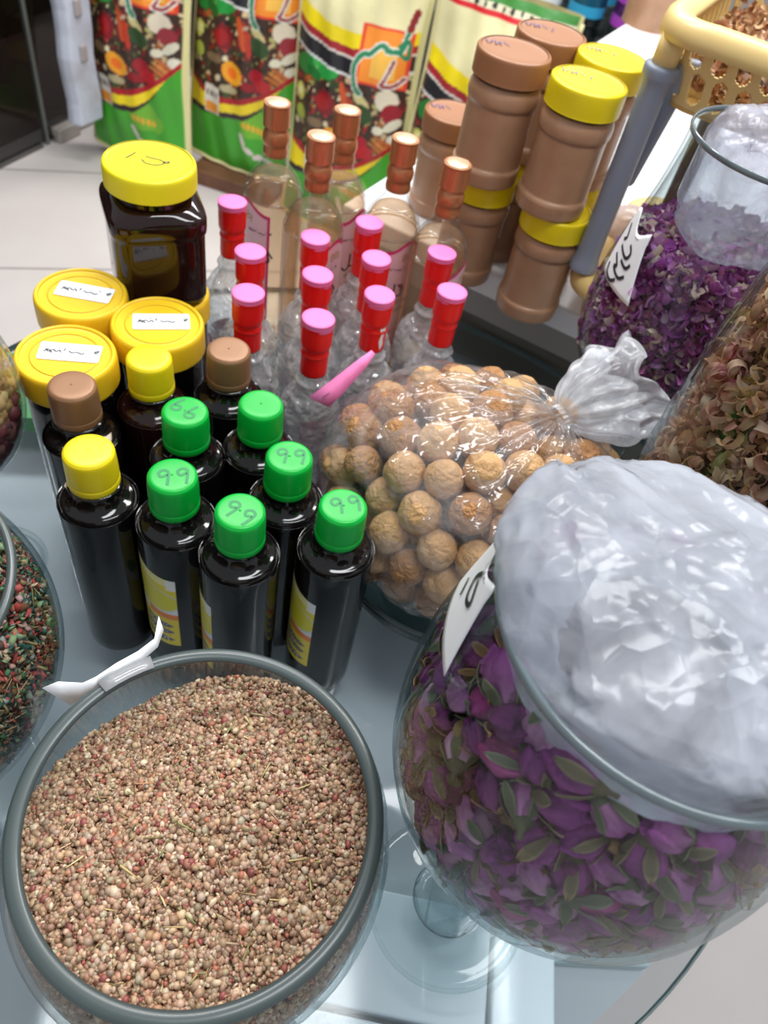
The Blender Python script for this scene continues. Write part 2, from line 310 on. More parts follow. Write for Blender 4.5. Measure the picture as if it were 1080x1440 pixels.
# ------------------------------------------------------------------ printed spice sacks
def sack_print(u, v):
    """flat artwork of the sack front: cream top with striped swoosh and pepper emblem, produce, green foot with map"""
    r = np.random.default_rng(5); n = u.size; c = np.empty((n, 3)); c[:] = (.80, .74, .42)
    m = .333 - .255*u + .372*u*u; top = .655 - .05*np.sin(PI*u) + .01*u
    prod = (v > m) & (v < top); c[prod] = (.045, .022, .015)
    pal = [(.30, .015, .012), (.45, .03, .02), (.06, .10, .02), (.03, .05, .015), (.12, .04, .02), (.55, .40, .22), (.62, .55, .35), (.02, .015, .015), (.38, .10, .02), (.20, .01, .02), (.35, .35, .10)]
    def ell(x, y, a, b, col, rot=0, only=prod, edge=None):
        du = (u-x)*.42; dv = (v-y)*.82; cs, sn = math.cos(rot), math.sin(rot); q = ((du*cs+dv*sn)/a)**2 + ((-du*sn+dv*cs)/b)**2
        k = (q < 1) & only; c[k] = col
        if edge is not None: c[(q < 1) & (q > .7) & only] = edge
        return q
    for i in range(520):
        x, y = r.random(), .27+.42*r.random(); s = .004+.009*r.random()**2; ell(x, y, s, s*(.4+.6*r.random()), np.array(pal[r.integers(len(pal))])*(.7+.6*r.random()), r.random()*3)
    for x, y, a, b, col, rot in [(.35, .50, .036, .032, (.22, .006, .01), 0), (.33, .50, .024, .020, (.36, .01, .012), 0), (.44, .385, .042, .03, (.85, .36, .02), -.4), (.44, .385, .02, .014, (.85, .16, .01), -.4),
        (.50, .53, .012, .048, (.62, .09, .02), .3), (.56, .50, .010, .04, (.50, .04, .015), .2), (.64, .54, .03, .014, (.62, .55, .25), -.6), (.66, .50, .036, .022, (.03, .07, .02), -.3), (.83, .56, .036, .03, (.70, .62, .48), 0), (.88, .52, .03, .026, (.28, .02, .03), 0),
        (.90, .48, .03, .014, (.66, .62, .48), .5), (.80, .46, .02, .012, (.70, .66, .50), 0), (.93, .43, .022, .018, (.72, .68, .55), 0), (.10, .50, .022, .02, (.55, .55, .12), 0), (.12, .43, .02, .022, (.36, .42, .06), 0), (.10, .50, .012, .01, (.75, .74, .35), 0),
        (.84, .385, .05, .006, (.50, .15, .03), -.5), (.86, .40, .05, .006, (.62, .22, .05), -.5), (.88, .415, .05, .006, (.48, .12, .03), -.5), (.66, .40, .03, .022, (.35, .01, .02), 0), (.72, .37, .03, .02, (.45, .015, .02), 0), (.60, .355, .03, .014, (.28, .01, .015), 0),
        (.27, .42, .03, .015, (.22, .14, .07), 0), (.42, .325, .035, .012, (.42, .36, .20), 0), (.14, .60, .045, .028, (.015, .20, .03), .3), (.34, .60, .045, .02, (.02, .30, .05), .25), (.24, .635, .018, .03, (.04, .36, .06), 0), (.22, .58, .03, .014, (.01, .13, .02), -.4),
        (.14, .655, .03, .016, (.60, .03, .03), 0), (.50, .63, .04, .014, (.70, .20, .12), 0), (.75, .63, .04, .018, (.55, .05, .04), .2), (.62, .62, .03, .012, (.80, .70, .62), 0)]:
        ell(x, y, a, b, col, rot)
    k = (v > top) & (v < top+.008); c[k] = (.72, .72, .70)
    k = (v > top+.008) & (v < top+.058); c[k] = (.018, .018, .022)
    k = (v > top+.058) & (v < top+.066); c[k] = (.72, .66, .60)
    k = (v > top+.066) & (v < top+.092); c[k] = (.36, .02, .03)
    yt = top+.092+.055*(1-.25*u); k = (v > top+.092) & (v < yt); c[k] = (.86, .68, .01)
    # emblem: orange square with a coiled green pepper
    sq = (u > .58) & (u < .95) & (v > .60) & (v < .79); c[sq] = (.75, .06, .03); sq2 = (u > .60) & (u < .93) & (v > .61) & (v < .78); c[sq2] = (.86, .27, .03)
    sq3 = (u > .68) & (u < .86) & (v > .63) & (v < .74); c[sq3] = (.86, .48, .08)
    def curve(P, wd, col, halo=True):
        P = np.array(_cr([np.array(q) for q in P], 6)); d = np.full(n, 9.)
        for p in P: d = np.minimum(d, np.hypot((u-p[0])*.42, (v-p[1])*.82))
        if halo: c[d < wd+.0035] = (.78, .78, .72)
        c[d < wd] = col
    curve([(.93, .84), (.90, .78), (.88, .73), (.80, .72), (.74, .735), (.66, .70), (.60, .69), (.56, .65), (.58, .59), (.62, .565)], .007, (.02, .22, .10))
    curve([(.93, .85), (.91, .80)], .010, (.25, .02, .02), False); curve([(.86, .72), (.93, .71), (.92, .76), (.86, .74)], .006, (.02, .22, .10), False)
    curve([(.84, .69), (.80, .63), (.78, .61), (.86, .61), (.93, .64)], .005, (.32, .06, .06))
    # lower swoosh
    k = (v <= m) & (v > m-.022); c[k] = (.40, .012, .018)
    yb = .215+.05*u; wy = np.clip((.86-u)/.3, 0, 1); low = m-.022; ybb = low-(low-yb)*wy
    k = (v <= low) & (v > ybb); c[k] = (.86, .66, .015); kb = (v <= ybb) & (v > ybb-.022*wy); c[kb] = (.03, .012, .02)
    g = (v <= ybb-.022*wy); c[g] = (.055, .36, .025)
    mp = lambda P: None
    for x, y, a, b, col in [(.60, .235, .035, .05, (.16, .46, .03)), (.68, .215, .04, .045, (.16, .46, .03)), (.56, .27, .015, .035, (.16, .46, .03)), (.76, .19, .022, .03, (.16, .46, .03)), (.62, .18, .03, .02, (.16, .46, .03))]: ell(x, y, a, b, col, 0, g)
    for x, y, a, b, rot in [(.56, .135, .008, .03, .4), (.62, .105, .018, .009, -.4), (.70, .085, .02, .010, .1), (.78, .075, .02, .007, -.4)]: ell(x, y, a, b, (.70, .62, .58), rot, g)
    for i, x in enumerate((.57, .61, .65, .69, .73)): ell(x, .205-.004*i, .0065, .011, (.80, .42, .03), 0, g)
    # small square badge
    k = (np.abs(u-.27+.10*(v-.26)) < .075) & (np.abs(v-.262) < .052); c[k] = (.72, .68, .60); k = (np.abs(u-.27) < .062) & (v > .215) & (v < .255); c[k] = (.80, .30, .04)
    for x in (.22, .25, .28, .31): ell(x, .285, .004, .010, (.08, .05, .05), 0, np.ones(n, bool))
    # band along the mouth: red line, dark lettering, green
    k = (v > .935) & (v < .952); c[k] = (.66, .02, .03); k = (v > .952) & (v < .972); c[k] = (.76, .72, .50); k = v >= .972; c[k] = (.06, .26, .05)
    for i in range(13): ell(.10+.065*i, .961+.002*(i % 3), .004+.003*(i % 2), .008, (.02, .02, .02), .4*(i % 3-1), np.ones(n, bool))
    k = (v < .012) | (u < .018) | (u > .982); c[k] = (.72, .68, .34)
    return c
def sack_geo(seed, W=.42, Hh=.82):
    nu, nv = 118, 240; U, Vv = np.meshgrid(np.linspace(0, 1, nu), np.linspace(0, 1, nv)); u = U.ravel(); v = Vv.ravel(); r = np.random.default_rng(seed)
    ph = r.random(6)*6
    th = .085*np.sin(PI*np.clip(u, 0, 1))**.55*np.sin(PI*np.clip(v*.93+.035, 0, 1))**.4
    wr = .006*np.sin(9*u+5*v+ph[0])*np.sin(7*v+ph[1]) + .004*np.sin(23*v-8*u+ph[2]) + .0035*np.sin(31*u+9*v+ph[3])
    y = -th - wr*np.minimum(1, th*25); x = (u-.5)*W*(1-.04*np.sin(PI*v)) + .008*np.sin(5*v+ph[4]); z = v*Hh - .03*np.sin(PI*u)*(v-.5)*0 + .012*np.cos(PI*(u-.5))*(-1)*(v < .5)*(1-v)*1.
    lean = .10*v
    F = [(j*nu+i, j*nu+i+1, (j+1)*nu+i+1, (j+1)*nu+i) for j in range(nv-1) for i in range(nu-1)]
    return np.c_[x, y+lean, z], F, sack_print(u, v), np.c_[x, -y*.8+lean, z]
cream_woven = pbr('cream_woven_plastic', (.74, .68, .36), .45, bump=(60, .3, .003))
def sack(label, loc, rz, seed):
    t = thing('spice_sack', label, 'sack', loc, rz, 'printed spice sacks'); V, F, col, B = sack_geo(seed)
    G().add(V, F, col).obj('front_panel', V_print, t)
    G().add(B, [q[::-1] for q in F]).obj('back_panel', cream_woven, t)
    nu, nv = 118, 240
    edge = [tuple(V[j*nu]) for j in range(0, nv, 6)]; edge2 = [tuple(V[j*nu+nu-1]) for j in range(0, nv, 6)]; bot = [tuple(V[i]) for i in range(0, nu, 4)]
    for e in (edge, edge2, bot): G().add(*tube(e, .006, 6)).obj('seam', cream_woven, t)
    return t
sack('printed sack with a green foot beside the glass door, leftmost of the spice sacks', (-1.175, 2.615, -.715), math.radians(-16), 1)
sack('printed sack with green foot standing on the wooden crate, second from the glass door', (-.80, 2.66, -.680), math.radians(-9), 2)
sack('printed sack behind the copper-capped bottles with cream top and orange pepper emblem', (-.42, 2.50, -.74), math.radians(-12), 3)
sack('printed sack nearest the peanut butter jars, its red and green sealed mouth showing', (-.02, 2.36, -.745), math.radians(-16), 4)
t = thing('wooden_crate', 'dark brown wooden crate under the second spice sack from the door', 'crate', (-.84, 2.68, -.75), math.radians(-9))
G().box(-.12, .2, -.13, .12, 0, .052).obj('box_body', wood, t, smooth=False, bevel=.004)

# ------------------------------------------------------------------ round glass table
TX, TY = -.06, .50
t = thing('round_glass_table', 'round glass-topped display table carrying the jars and bottles', 'table', (TX, TY, -.75))
lathe_obj('glass_top', [(0, .740), (.509, .740), (.513, .743), (.513, .748), (.510, .7498), (0, .7498)], thin('tabletop_glass', (.88, .91, .925), (.74, .78, .80), 1.42, .05, .3), t, 128)
lathe_obj('top_edge', [(.5115, .7405), (.5135, .743), (.5135, .748), (.5115, .7500)], pbr('green_glass_edge', (.13, .19, .19), .2), t, 128)
lathe_obj('base_board', [(0, .675), (.494, .675), (.497, .680), (.497, .705), (0, .705)], white_board, t, 128)
lathe_obj('pedestal', [(.25, 0), (.25, .015), (.05, .03), (.035, .06), (.035, .66), (.12, .675)], metal, t, 48)
def card(label, x0, x1, y0, y1, z0, z1, mat, rz=0):
    cx, cy = (x0+x1)/2, (y0+y1)/2
    o = G().box(x0-cx, x1-cx, y0-cy, y1-cy, 0, z1-z0).obj('flat_tile', mat, smooth=False, bevel=.002); o.location = (cx, cy, z0); o.rotation_euler.z = rz
    tag(o, label, 'tile', 'flat tiles under the glass tabletop')
card('white tile under the glass between the two nearest jars, below the glass foot', -.05, .172, .095, .184, -.044, -.016, white_tile, .02)
card('white tile under the glass below the rosebud jar', .177, .229, .015, .172, -.044, -.014, pbr('bright_tile', (.86, .93, .97), .35), .03)
card('grey-green tile under the glass at the right, partly behind the rosebud jar', .20, .312, .168, .235, -.044, -.030, grey_board, .16)
card('pale tile at the bottom edge between the grain jar and the white tile', -.02, .174, .0, .090, -.044, -.018, white_tile, .02)

# ------------------------------------------------------------------ white shop shelf on the right
a_sh = math.atan2(-.06, .154)
t = thing('display_counter', 'white-topped grey display counter under the peanut butter jars', 'counter', (-.165, 1.047, -.75), a_sh)
G().box(0, .85, 0, 1.55, .832, .870).obj('counter_top', white_lam, t, smooth=False, bevel=.004)
G().box(.02, .83, .03, 1.52, .775, .831).obj('apron', apron_m, t, smooth=False, bevel=.002)
G().box(.03, .82, .045, 1.50, 0, .774).obj('cabinet_body', olive, t, smooth=False, bevel=.003)

# ------------------------------------------------------------------ peanut butter jars
def pj_mark(seed):
    r = random.Random(seed); S = []
    S.append([(-.012, .004), (-.009, -.004), (-.006, .004)]); S.append([(-.004, .005), (-.003, -.004), (0, .003), (.001, -.004)]); S.append([(.003, .005), (.008, -.002)])
    if seed % 2: S.append([(.013, .003), (.012, -.006)])
    return S
def peanut_jar(label, x, y, z, lid, lidname, seed=0, mark=True):
    t = thing('peanut_butter_jar', label, 'jar', (x, y, z), random.Random(seed).random()*.4, 'peanut butter jars')
    body = smoothp([(0, 0), (.036, 0), (.0405, .004), (.0412, .020), (.0395, .024), (.0392, .085), (.0395, .088), (.0412, .092), (.0410, .102), (.0375, .110)], 3)
    lathe_obj('paste', body, peanut, t, 48)
    lathe_obj('neck', [(.0375, .1095), (.0370, .117)], clear_neck, t, 40)
    lathe_obj('lid', smoothp([(0.0375, .114), (.0415, .114), (.0418, .116), (.0418, .136), (.0405, .1395), (.038, .1402), (.036, .1392), (0, .1392)], 3), lid, t, 56,
              rfun=lambda a, z: 1+.006*math.cos(a*60) if .117 < z < .135 else 1)
    if mark: stroke_mesh(pj_mark(seed), .0009, flatmap(-.014, .013, .1404, -.25, 1.35)).obj('pen_marks', blue_ink, t, smooth=False)
    return t
peanut_jar('brown-lidded peanut butter jar standing single on the left of the counter', -.034, 1.10, .12, tan_lid, 't', 2)
peanut_jar('lower peanut butter jar with yellow lid under the tall brown-lidded one', .024, .945, .12, yellow_cap, 'y', 4, False)
peanut_jar('brown-lidded peanut butter jar on top of the left front stack', .021, .932, .261, tan_lid, 't', 6)
peanut_jar('lower peanut butter jar with yellow lid at the counter front edge', .119, .897, .12, yellow_cap, 'y', 8, False)
peanut_jar('yellow-lidded peanut butter jar on top of the front stack by the grey post', .105, .893, .261, yellow_cap, 'y', 3)
peanut_jar('lower peanut butter jar at the back under another brown-lidded one', .060, 1.025, .12, yellow_cap, 'y', 10, False)
peanut_jar('brown-lidded peanut butter jar on top of the back stack', .060, 1.02, .261, tan_lid, 't', 5)
peanut_jar('lower peanut butter jar at the back behind the front yellow-lidded stack', .137, .995, .12, yellow_cap, 'y', 14, False)
peanut_jar('yellow-lidded peanut butter jar on top, half hidden behind the grey post', .133, .985, .261, yellow_cap, 'y', 9)

# ------------------------------------------------------------------ vegetable rack with yellow baskets
RA = a_sh
t = thing('basket_rack', 'cream yellow plastic basket rack with grey posts on the counter', 'rack', (.163, .868, .12), RA)
def rrect(x0, x1, y0, y1, r, n=8):
    P = []
    for (cx, cy, a0) in ((x1-r, y0+r, -PI/2), (x1-r, y1-r, 0), (x0+r, y1-r, PI/2), (x0+r, y0+r, PI)):
        for k in range(n+1): a = a0+k*PI/2/n; P.append((cx+r*math.cos(a), cy+r*math.sin(a)))
    return P
def tier(x0, x1, y0, y1, zb, zt, holes):
    out = []
    # floor and walls: walls are swept profile; oval holes are cut in as real gaps
    P = rrect(x0, x1, y0, y1, .03); n = len(P); th = .0025
    g = G(); g.add([(x, y, zb) for x, y in P]+[(x, y, zb-.003) for x, y in P], [tuple(range(n)), tuple(range(n, 2*n))[::-1]]+[(i, (i+1) % n, n+(i+1) % n, n+i) for i in range(n)])
    out.append(g.obj('basket_floor', amber_m, t, smooth=False))
    # perimeter walls by dense parametric grid with holes left out
    L = [0]; 
    for i in range(n): L.append(L[-1]+math.dist(P[i], P[(i+1) % n]))
    tot = L[-1]; NS = int(tot/.0016); NZ = max(12, int((zt-zb)/.0016)); g = G()
    def at(s):
        s = s % tot
        i = max(j for j in range(n) if L[j] <= s+1e-9); q = (s-L[i])/max(L[i+1]-L[i], 1e-9); a, b = P[i], P[(i+1) % n]; return (a[0]+(b[0]-a[0])*q, a[1]+(b[1]-a[1])*q)
    pts = [at(k*tot/NS) for k in range(NS)]; cx, cy = (x0+x1)/2, (y0+y1)/2
    V = []
    for j in range(NZ+1):
        z = zb+(zt-zb)*j/NZ; fl = 1+.06*j/NZ
        for (x, y) in pts: V.append((cx+(x-cx)*fl, cy+(y-cy)*fl, z))
    F = []
    for j in range(NZ):
        zc = (j+.5)/NZ
        for i in range(NS):
            s = (i+.5)*tot/NS
            hole = False
            if holes:
                px = .0235; row = 0 if zc < .5 else 1; sc_ = s + (.007 if row else 0)
                u = (sc_ % px)-px/2; hh = (zt-zb); vz = (zc-(.28 if row == 0 else .72))*hh
                a = .0072; b = .20*hh
                dv = max(abs(vz)-(b-a), 0); hole = (u*u+dv*dv) < a*a
            if not hole: i2 = (i+1) % NS; F.append((j*NS+i, j*NS+i2, (j+1)*NS+i2, (j+1)*NS+i))
    o = g.add(V, F).obj('basket_wall', amber_m if not holes else basket_m, t); md = o.modifiers.new('s', 'SOLIDIFY'); md.thickness = .003; out.append(o)
    # flared rounded rim
    R = rrect(x0-.018, x1+.018, y0-.018, y1+.018, .045, 12); m = len(R); v = []; f = []
    prof = [(-.020, -.002), (-.017, .006), (-.006, .011), (.008, .011), (.017, .005), (.020, -.006), (.019, -.016), (.016, -.017), (.013, -.004), (0, .002), (-.012, 0)]
    for i, (x, y) in enumerate(R):
        a = R[i-1]; b = R[(i+1) % m]; tx, ty = b[0]-a[0], b[1]-a[1]; l = math.hypot(tx, ty); nx, ny = ty/l, -tx/l
        for (o_, zz) in prof: v.append((x+nx*o_*.78, y+ny*o_*.78, zt+zz*.8+.002*math.sin(i*.25)))
    k = len(prof)
    for i in range(m):
        for q in range(k): f.append((i*k+q, i*k+(q+1) % k, ((i+1) % m)*k+(q+1) % k, ((i+1) % m)*k+q))
    out.append(G().add(v, f).obj('rim', basket_m, t)); return out
tier(.020, .42, .005, .25, .001, .078, False)
tier(.014, .42, .005, .25, .286, .356, True)
def gpost(x, y, z0, z1, mat, r0=.018, sx=1):
    pts = smoothp([(0, z0), (r0*.95, z0), (r0*1.05, z0+.006), (r0*.86, z0+.03), (r0*.84, (z0+z1)/2), (r0*.88, z1-.03), (r0*1.12, z1-.01), (r0*1.0, z1-.001), (0, z1)], 5)
    v, f = lathe(pts, 32); v = [(x+a*sx, y+b, c) for a, b, c in v]; return G().add(v, f).obj('post', mat, t)
p = gpost(.003, .004, .086, .318, grey_plastic, .0165)
G().add(*tube([(.003, .004, .314), (.003, .004, .345)], .013, 20)).obj('post_collar', basket_m, p)
v = [(.022+a, .012+b, z) for z in (.19, .325) for (a, b) in ((-.010, 0), (-.004+.016*(z-.19)/.13, .006), (-.004+.016*(z-.19)/.13, .016), (-.010, .014))]
G().add(v, [(0, 1, 5, 4), (1, 2, 6, 5), (2, 3, 7, 6), (3, 0, 4, 7), (3, 2, 1, 0), (4, 5, 6, 7)]).obj('gusset', grey_plastic, p, smooth=False, bevel=.003)
G().box(.030, .054, .235, .262, .078, .285).obj('post', dark_olive, t, smooth=False, bevel=.004)
G().box(.40, .43, .24, .26, .078, .285).obj('post', dark_olive, t, smooth=False, bevel=.004)
gpost(.43, .004, .086, .318, grey_plastic, .0165)

# ------------------------------------------------------------------ crumpled film bundles
def blob(name, mat, rad, sub=5, amp=.15, freq=14, seed=0, ridge=True, parent=None, warp=None, smooth=True):
    import bmesh
    bm = bmesh.new(); bmesh.ops.create_icosphere(bm, subdivisions=sub, radius=1)
    off = Vector((seed*3.1, seed*1.7, seed*.9))
    for v in bm.verts:
        d = v.co.normalized(); p = Vector((d.x*rad[0], d.y*rad[1], d.z*rad[2]))
        q = p*freq+off; q = q + Vector(noise.noise_vector(q*.7))*.5
        n1 = noise.noise(q*.8); k = 1+amp*n1*1.1
        for fs, wt in ((.55, .5), (1.25, .22)):   # long raised folds
            w_ = Vector((q.x*fs, q.y*fs*.55+q.x*.2, q.z*fs))+off*1.3; k += amp*wt*max(0, 1-abs(noise.noise(w_))*5)
        for fs, wt in ((1.3, .62), (3.1, .30)):
            qq = q*fs+off; ds, ps = noise.voronoi(qq); best = -9
            for c_ in ps[:3]:
                h_ = noise.cell_vector(c_*7.31+off)*2-Vector((1, 1, 1)); best = max(best, (qq-c_).dot(h_)*.55+.12*h_.x)
            k += amp*wt*(best-.25)
        p = p*k
        if warp: p = warp(p, d)
        v.co = p
    me = bpy.data.meshes.new(name); bm.to_mesh(me); bm.free(); me.polygons.foreach_set('use_smooth', [smooth]*len(me.polygons)); me.materials.append(mat)
    o = bpy.data.objects.new(name, me); C.objects.link(o)
    if parent: o.parent = parent
    return o
bagpink = thin('bag_with_pink_contents', (.9, .85, .86), (.8, .76, .78), 1.4, .15, .5, (40, .6, .005), .85, (.84, .74, .74), (18, .7, .95))
for i, (x, y, z, r, lb) in enumerate([(.235, 1.0, .180, (.05, .05, .05), 'white plastic bag in the lower basket just behind the grey post'), (.34, .96, .195, (.055, .06, .06), 'white plastic bag in the lower basket behind the petal jar'), (.45, .90, .19, (.05, .06, .055), 'white plastic bag at the right end of the lower basket')]):
    o = blob('plastic_bag', bagpink, r, 5, .2, 22, i+3); o.location = (x, y, z); tag(o, lb, 'bag', 'plastic bags in the lower basket')
# dried pieces in the upper basket
def shards_mesh(kind):
    if kind == 'petal':   # small cupped oval
        v = []; n = 3
        for i in range(n+1):
            for j in range(n+1):
                a = i/n*2-1; b = j/n*2-1; s = math.sqrt(max(0, 1-a*a*.5)); t_ = math.sqrt(max(0, 1-b*b*.5)); v.append((a*t_*.5, b*s*.62, .28*(a*a+b*b*.6)-.15*b))
        f = [(i*(n+1)+j, (i+1)*(n+1)+j, (i+1)*(n+1)+j+1, i*(n+1)+j+1) for i in range(n) for j in range(n)]; return np.array(v), f
    if kind == 'ribbon':  # curled strip
        v = []; n = 9
        for i in range(n+1):
            q = i/n; a = q*4.6; r = .46-.20*q; wv = .155*math.sin(PI*min(1, q*.9+.1))**.6+.015
            for s in (-1, -.4, .4, 1): rr = r*(1-.18*(1-s*s)); v.append((rr*math.cos(a), s*wv+.25*q, rr*math.sin(a)))
        f = [(i*4+k, i*4+k+1, i*4+k+5, i*4+k+4) for i in range(n) for k in range(3)]; return np.array(v), f
    if kind == 'chip':
        v = [(-.5, -.3, 0), (.45, -.4, .1), (.55, .2, 0), (-.3, .42, -.1), (-.05, 0, .22), (0, .05, -.12)]
        return np.array(v), [(0, 1, 4), (1, 2, 4), (2, 3, 4), (3, 0, 4), (1, 0, 5), (2, 1, 5), (3, 2, 5), (0, 3, 5)]
    if kind == 'stick':
        v = [(x, y, z) for x in (-.5, .5) for y, z in ((-.04, -.03), (.04, -.03), (.04, .03), (-.04, .03))]
        return np.array(v), [(0, 1, 2, 3), (7, 6, 5, 4), (0, 4, 5, 1), (1, 5, 6, 2), (2, 6, 7, 3), (3, 7, 4, 0)]
def scatter(name, kind, T, size, pal, mat, parent=None, jit=.25, aniso=None, seed=0, smooth=False, grad=None):
    r = np.random.default_rng(seed); n = len(T); v, f = shards_mesh(kind) if isinstance(kind, str) else kind
    s = size[0]+(size[1]-size[0])*r.random(n)**1.5; M = rotmats(n, r)*s[:, None, None]
    if aniso: M = M*np.stack([1+aniso*(r.random(n)-.5) for _ in range(3)], 1)[:, None, :]
    pal = np.array(pal); c = pal[r.integers(len(pal), size=n)]*(1+jit*(r.random((n, 1))*2-1))*(1+.08*(r.random((n, 3))*2-1))
    if grad is not None: c = np.clip(c[:, None, :]*(1-grad[0])+grad[0]*0+np.array(grad[1])*(grad[0]*np.clip(v[:, 1]*1.2+.4, 0, 1))[None, :, None], 0, 1) if False else c
    return fast_obj(name, v, f, M, np.asarray(T), np.clip(c, 0, 1), mat, parent, smooth=smooth)
cs, sn = math.cos(RA), math.sin(RA)
n = 2600; x = .02+.39*RNG.random(n); y = .022+.22*RNG.random(n); z = .406+.050*RNG.random(n)+.012*np.sin(9*x)
o = scatter('dried_peel', 'ribbon', np.c_[.160+x*cs-y*sn, .873+x*sn+y*cs, z], (.012, .024), [(.45, .22, .10), (.34, .15, .07), (.55, .34, .18), (.62, .40, .28)], V_stuff, seed=4)
tag(o, 'dried tan peel pieces filling the upper yellow basket', 'dried peel', kind='stuff')
for i, (x, y, lb) in enumerate([(.30, 1.0, 'white plastic bag among the dried peel in the upper basket, nearer the grey post'), (.36, .985, 'white plastic bag among the dried peel in the upper basket, further from the grey post')]):
    o = blob('plastic_bag', film_white, (.035, .03, .03), 4, .2, 30, 11+i); o.location = (x, y-.09, .455); tag(o, lb, 'bag')

# ------------------------------------------------------------------ far clear bottles behind the sacks
t = thing('low_display_stand', 'dark low display stand behind the spice sacks at the top', 'stand', (.28, 3.15, -.75), math.radians(-15))
G().box(-.75, .42, -.22, .45, 0, .58).obj('stand_body', pbr('dark_stand', (.05, .05, .05), .4), t, smooth=False, bevel=.01)
capm = [pbr('blue_plastic', (.03, .35, .62), .4), pbr('purple_label', (.35, .05, .45), .4), yellow_cap, white_paper]
k = 0
for j in range(2):
    for i in range(7):
        lx, ly = -.58+.15*i, -.13+.2*j; a = math.radians(-15); X = .28+lx*math.cos(a)-ly*math.sin(a); Y = 3.15+lx*math.sin(a)+ly*math.cos(a)
        wd = ('first', 'second', 'third', 'fourth', 'fifth', 'sixth', 'last')[i]
        t = thing('clear_water_bottle', 'large clear bottle, %s from the left in the %s row on the dark stand' % (wd, 'front' if j == 0 else 'rear'), 'bottle', (X, Y, -.169), 0, 'large clear bottles on the dark stand')
        lathe_obj('bottle_body', smoothp([(0, 0), (.05, 0), (.06, .01), (.061, .06), (.057, .07), (.061, .08), (.061, .20), (.05, .25), (.02, .29), (.02, .31)], 3), thin('far_bottle_glass', (.55, .6, .6), (.2, .25, .26), 1.5, .06, .5, (40, .6, .01)) if k == 0 else MATS['far_bottle_glass'], t, 24)
        lathe_obj('label', [(.0618, .10), (.0618, .19)], capm[(1, 0, 1, 3, 0, 1, 2)[i]] if i > 2 else capm[3], t, 24); lathe_obj('cap', [(0, .335), (.022, .335), (.023, .305), (0, .305)], capm[i % 2], t, 20); k += 1
t = thing('round_tan_jar', 'tan-lidded jar standing at the far end of the white counter', 'jar', (.36, 2.28, .12))
lathe_obj('jar_body', smoothp([(0, 0), (.06, 0), (.066, .01), (.066, .10), (.05, .12)], 4), peanut, t, 32); lathe_obj('lid', smoothp([(0, .15), (.055, .15), (.06, .145), (.06, .12), (0, .118)], 3), tan_lid, t, 32)

# ------------------------------------------------------------------ dark syrup bottles
NINE = lambda x, y, s: [[(x+.45*s, y-1.3*s), (x+.5*s, y), (x+.35*s, y+.45*s), (x-.1*s, y+.5*s), (x-.4*s, y+.1*s), (x-.1*s, y-.3*s), (x+.4*s, y)]]
def syrup_label(u, v):
    c = np.empty((u.size, 3)); c[:] = (.80, .66, .03)
    c[v < .55] = (.78, .60, .03)
    k = (v > .42) & (v < .52); c[k] = (.80, .74, .66); k = (v > .42) & (v < .505) & (u > .45); c[k] = (.82, .22, .03)
    k = (v > .50) & (v < .60) & (u > .75); c[k] = (.75, .76, .78); 
    q = ((u-.52)/.52)**2+((v-.665)/.15)**2; c[(q < 1.18)] = (.62, .66, .60); c[q < 1] = (.68, .62, .02); c[(q < 1) & (u > .4)] = (.74, .66, .03)
    k = (v > .9); c[k] = (.85, .80, .35); k = (v > .86) & (u > .85); c[k] = (.84, .84, .82)
    for y in (.32, .22, .10):
        q = ((u-.60)/.30)**2+((v-y-.02*(.5-u))/.033)**2; c[q < 1] = (.035, .05, .16); c[(q < .55) & (np.abs(v-y-.02*(.5-u)) < .008) & (np.sin(u*90) > -.2)] = (.70, .68, .60)
        k = (np.abs(v-y+.048) < .006) & (u > .35) & (u < .85) & (np.sin(u*70) > 0); c[k] = (.30, .24, .03)
    k = ((u-.16)**2/.015+(v-.60)**2/.006 < 1); c[k] = (.08, .25, .03)
    return c
def cyl_label(name, fn, r, a0, a1, z0, z1, mat, parent, topf=None, nu=50, nv=90):
    U, Vv = np.meshgrid(np.linspace(0, 1, nu), np.linspace(0, 1, nv)); u = U.ravel(); v = Vv.ravel(); a = a0+(a1-a0)*u
    zt = z1 + (topf(u) if topf else 0); z = z0+(zt-z0)*v
    F = [(j*nu+i, j*nu+i+1, (j+1)*nu+i+1, (j+1)*nu+i) for j in range(nv-1) for i in range(nu-1)]
    return G().add(np.c_[r*np.cos(a), r*np.sin(a), z], F, fn(u, v)).obj(name, mat, parent)
CAPM = {'green': green_cap, 'yellow': yellow_cap, 'bronze': bronze_cap}
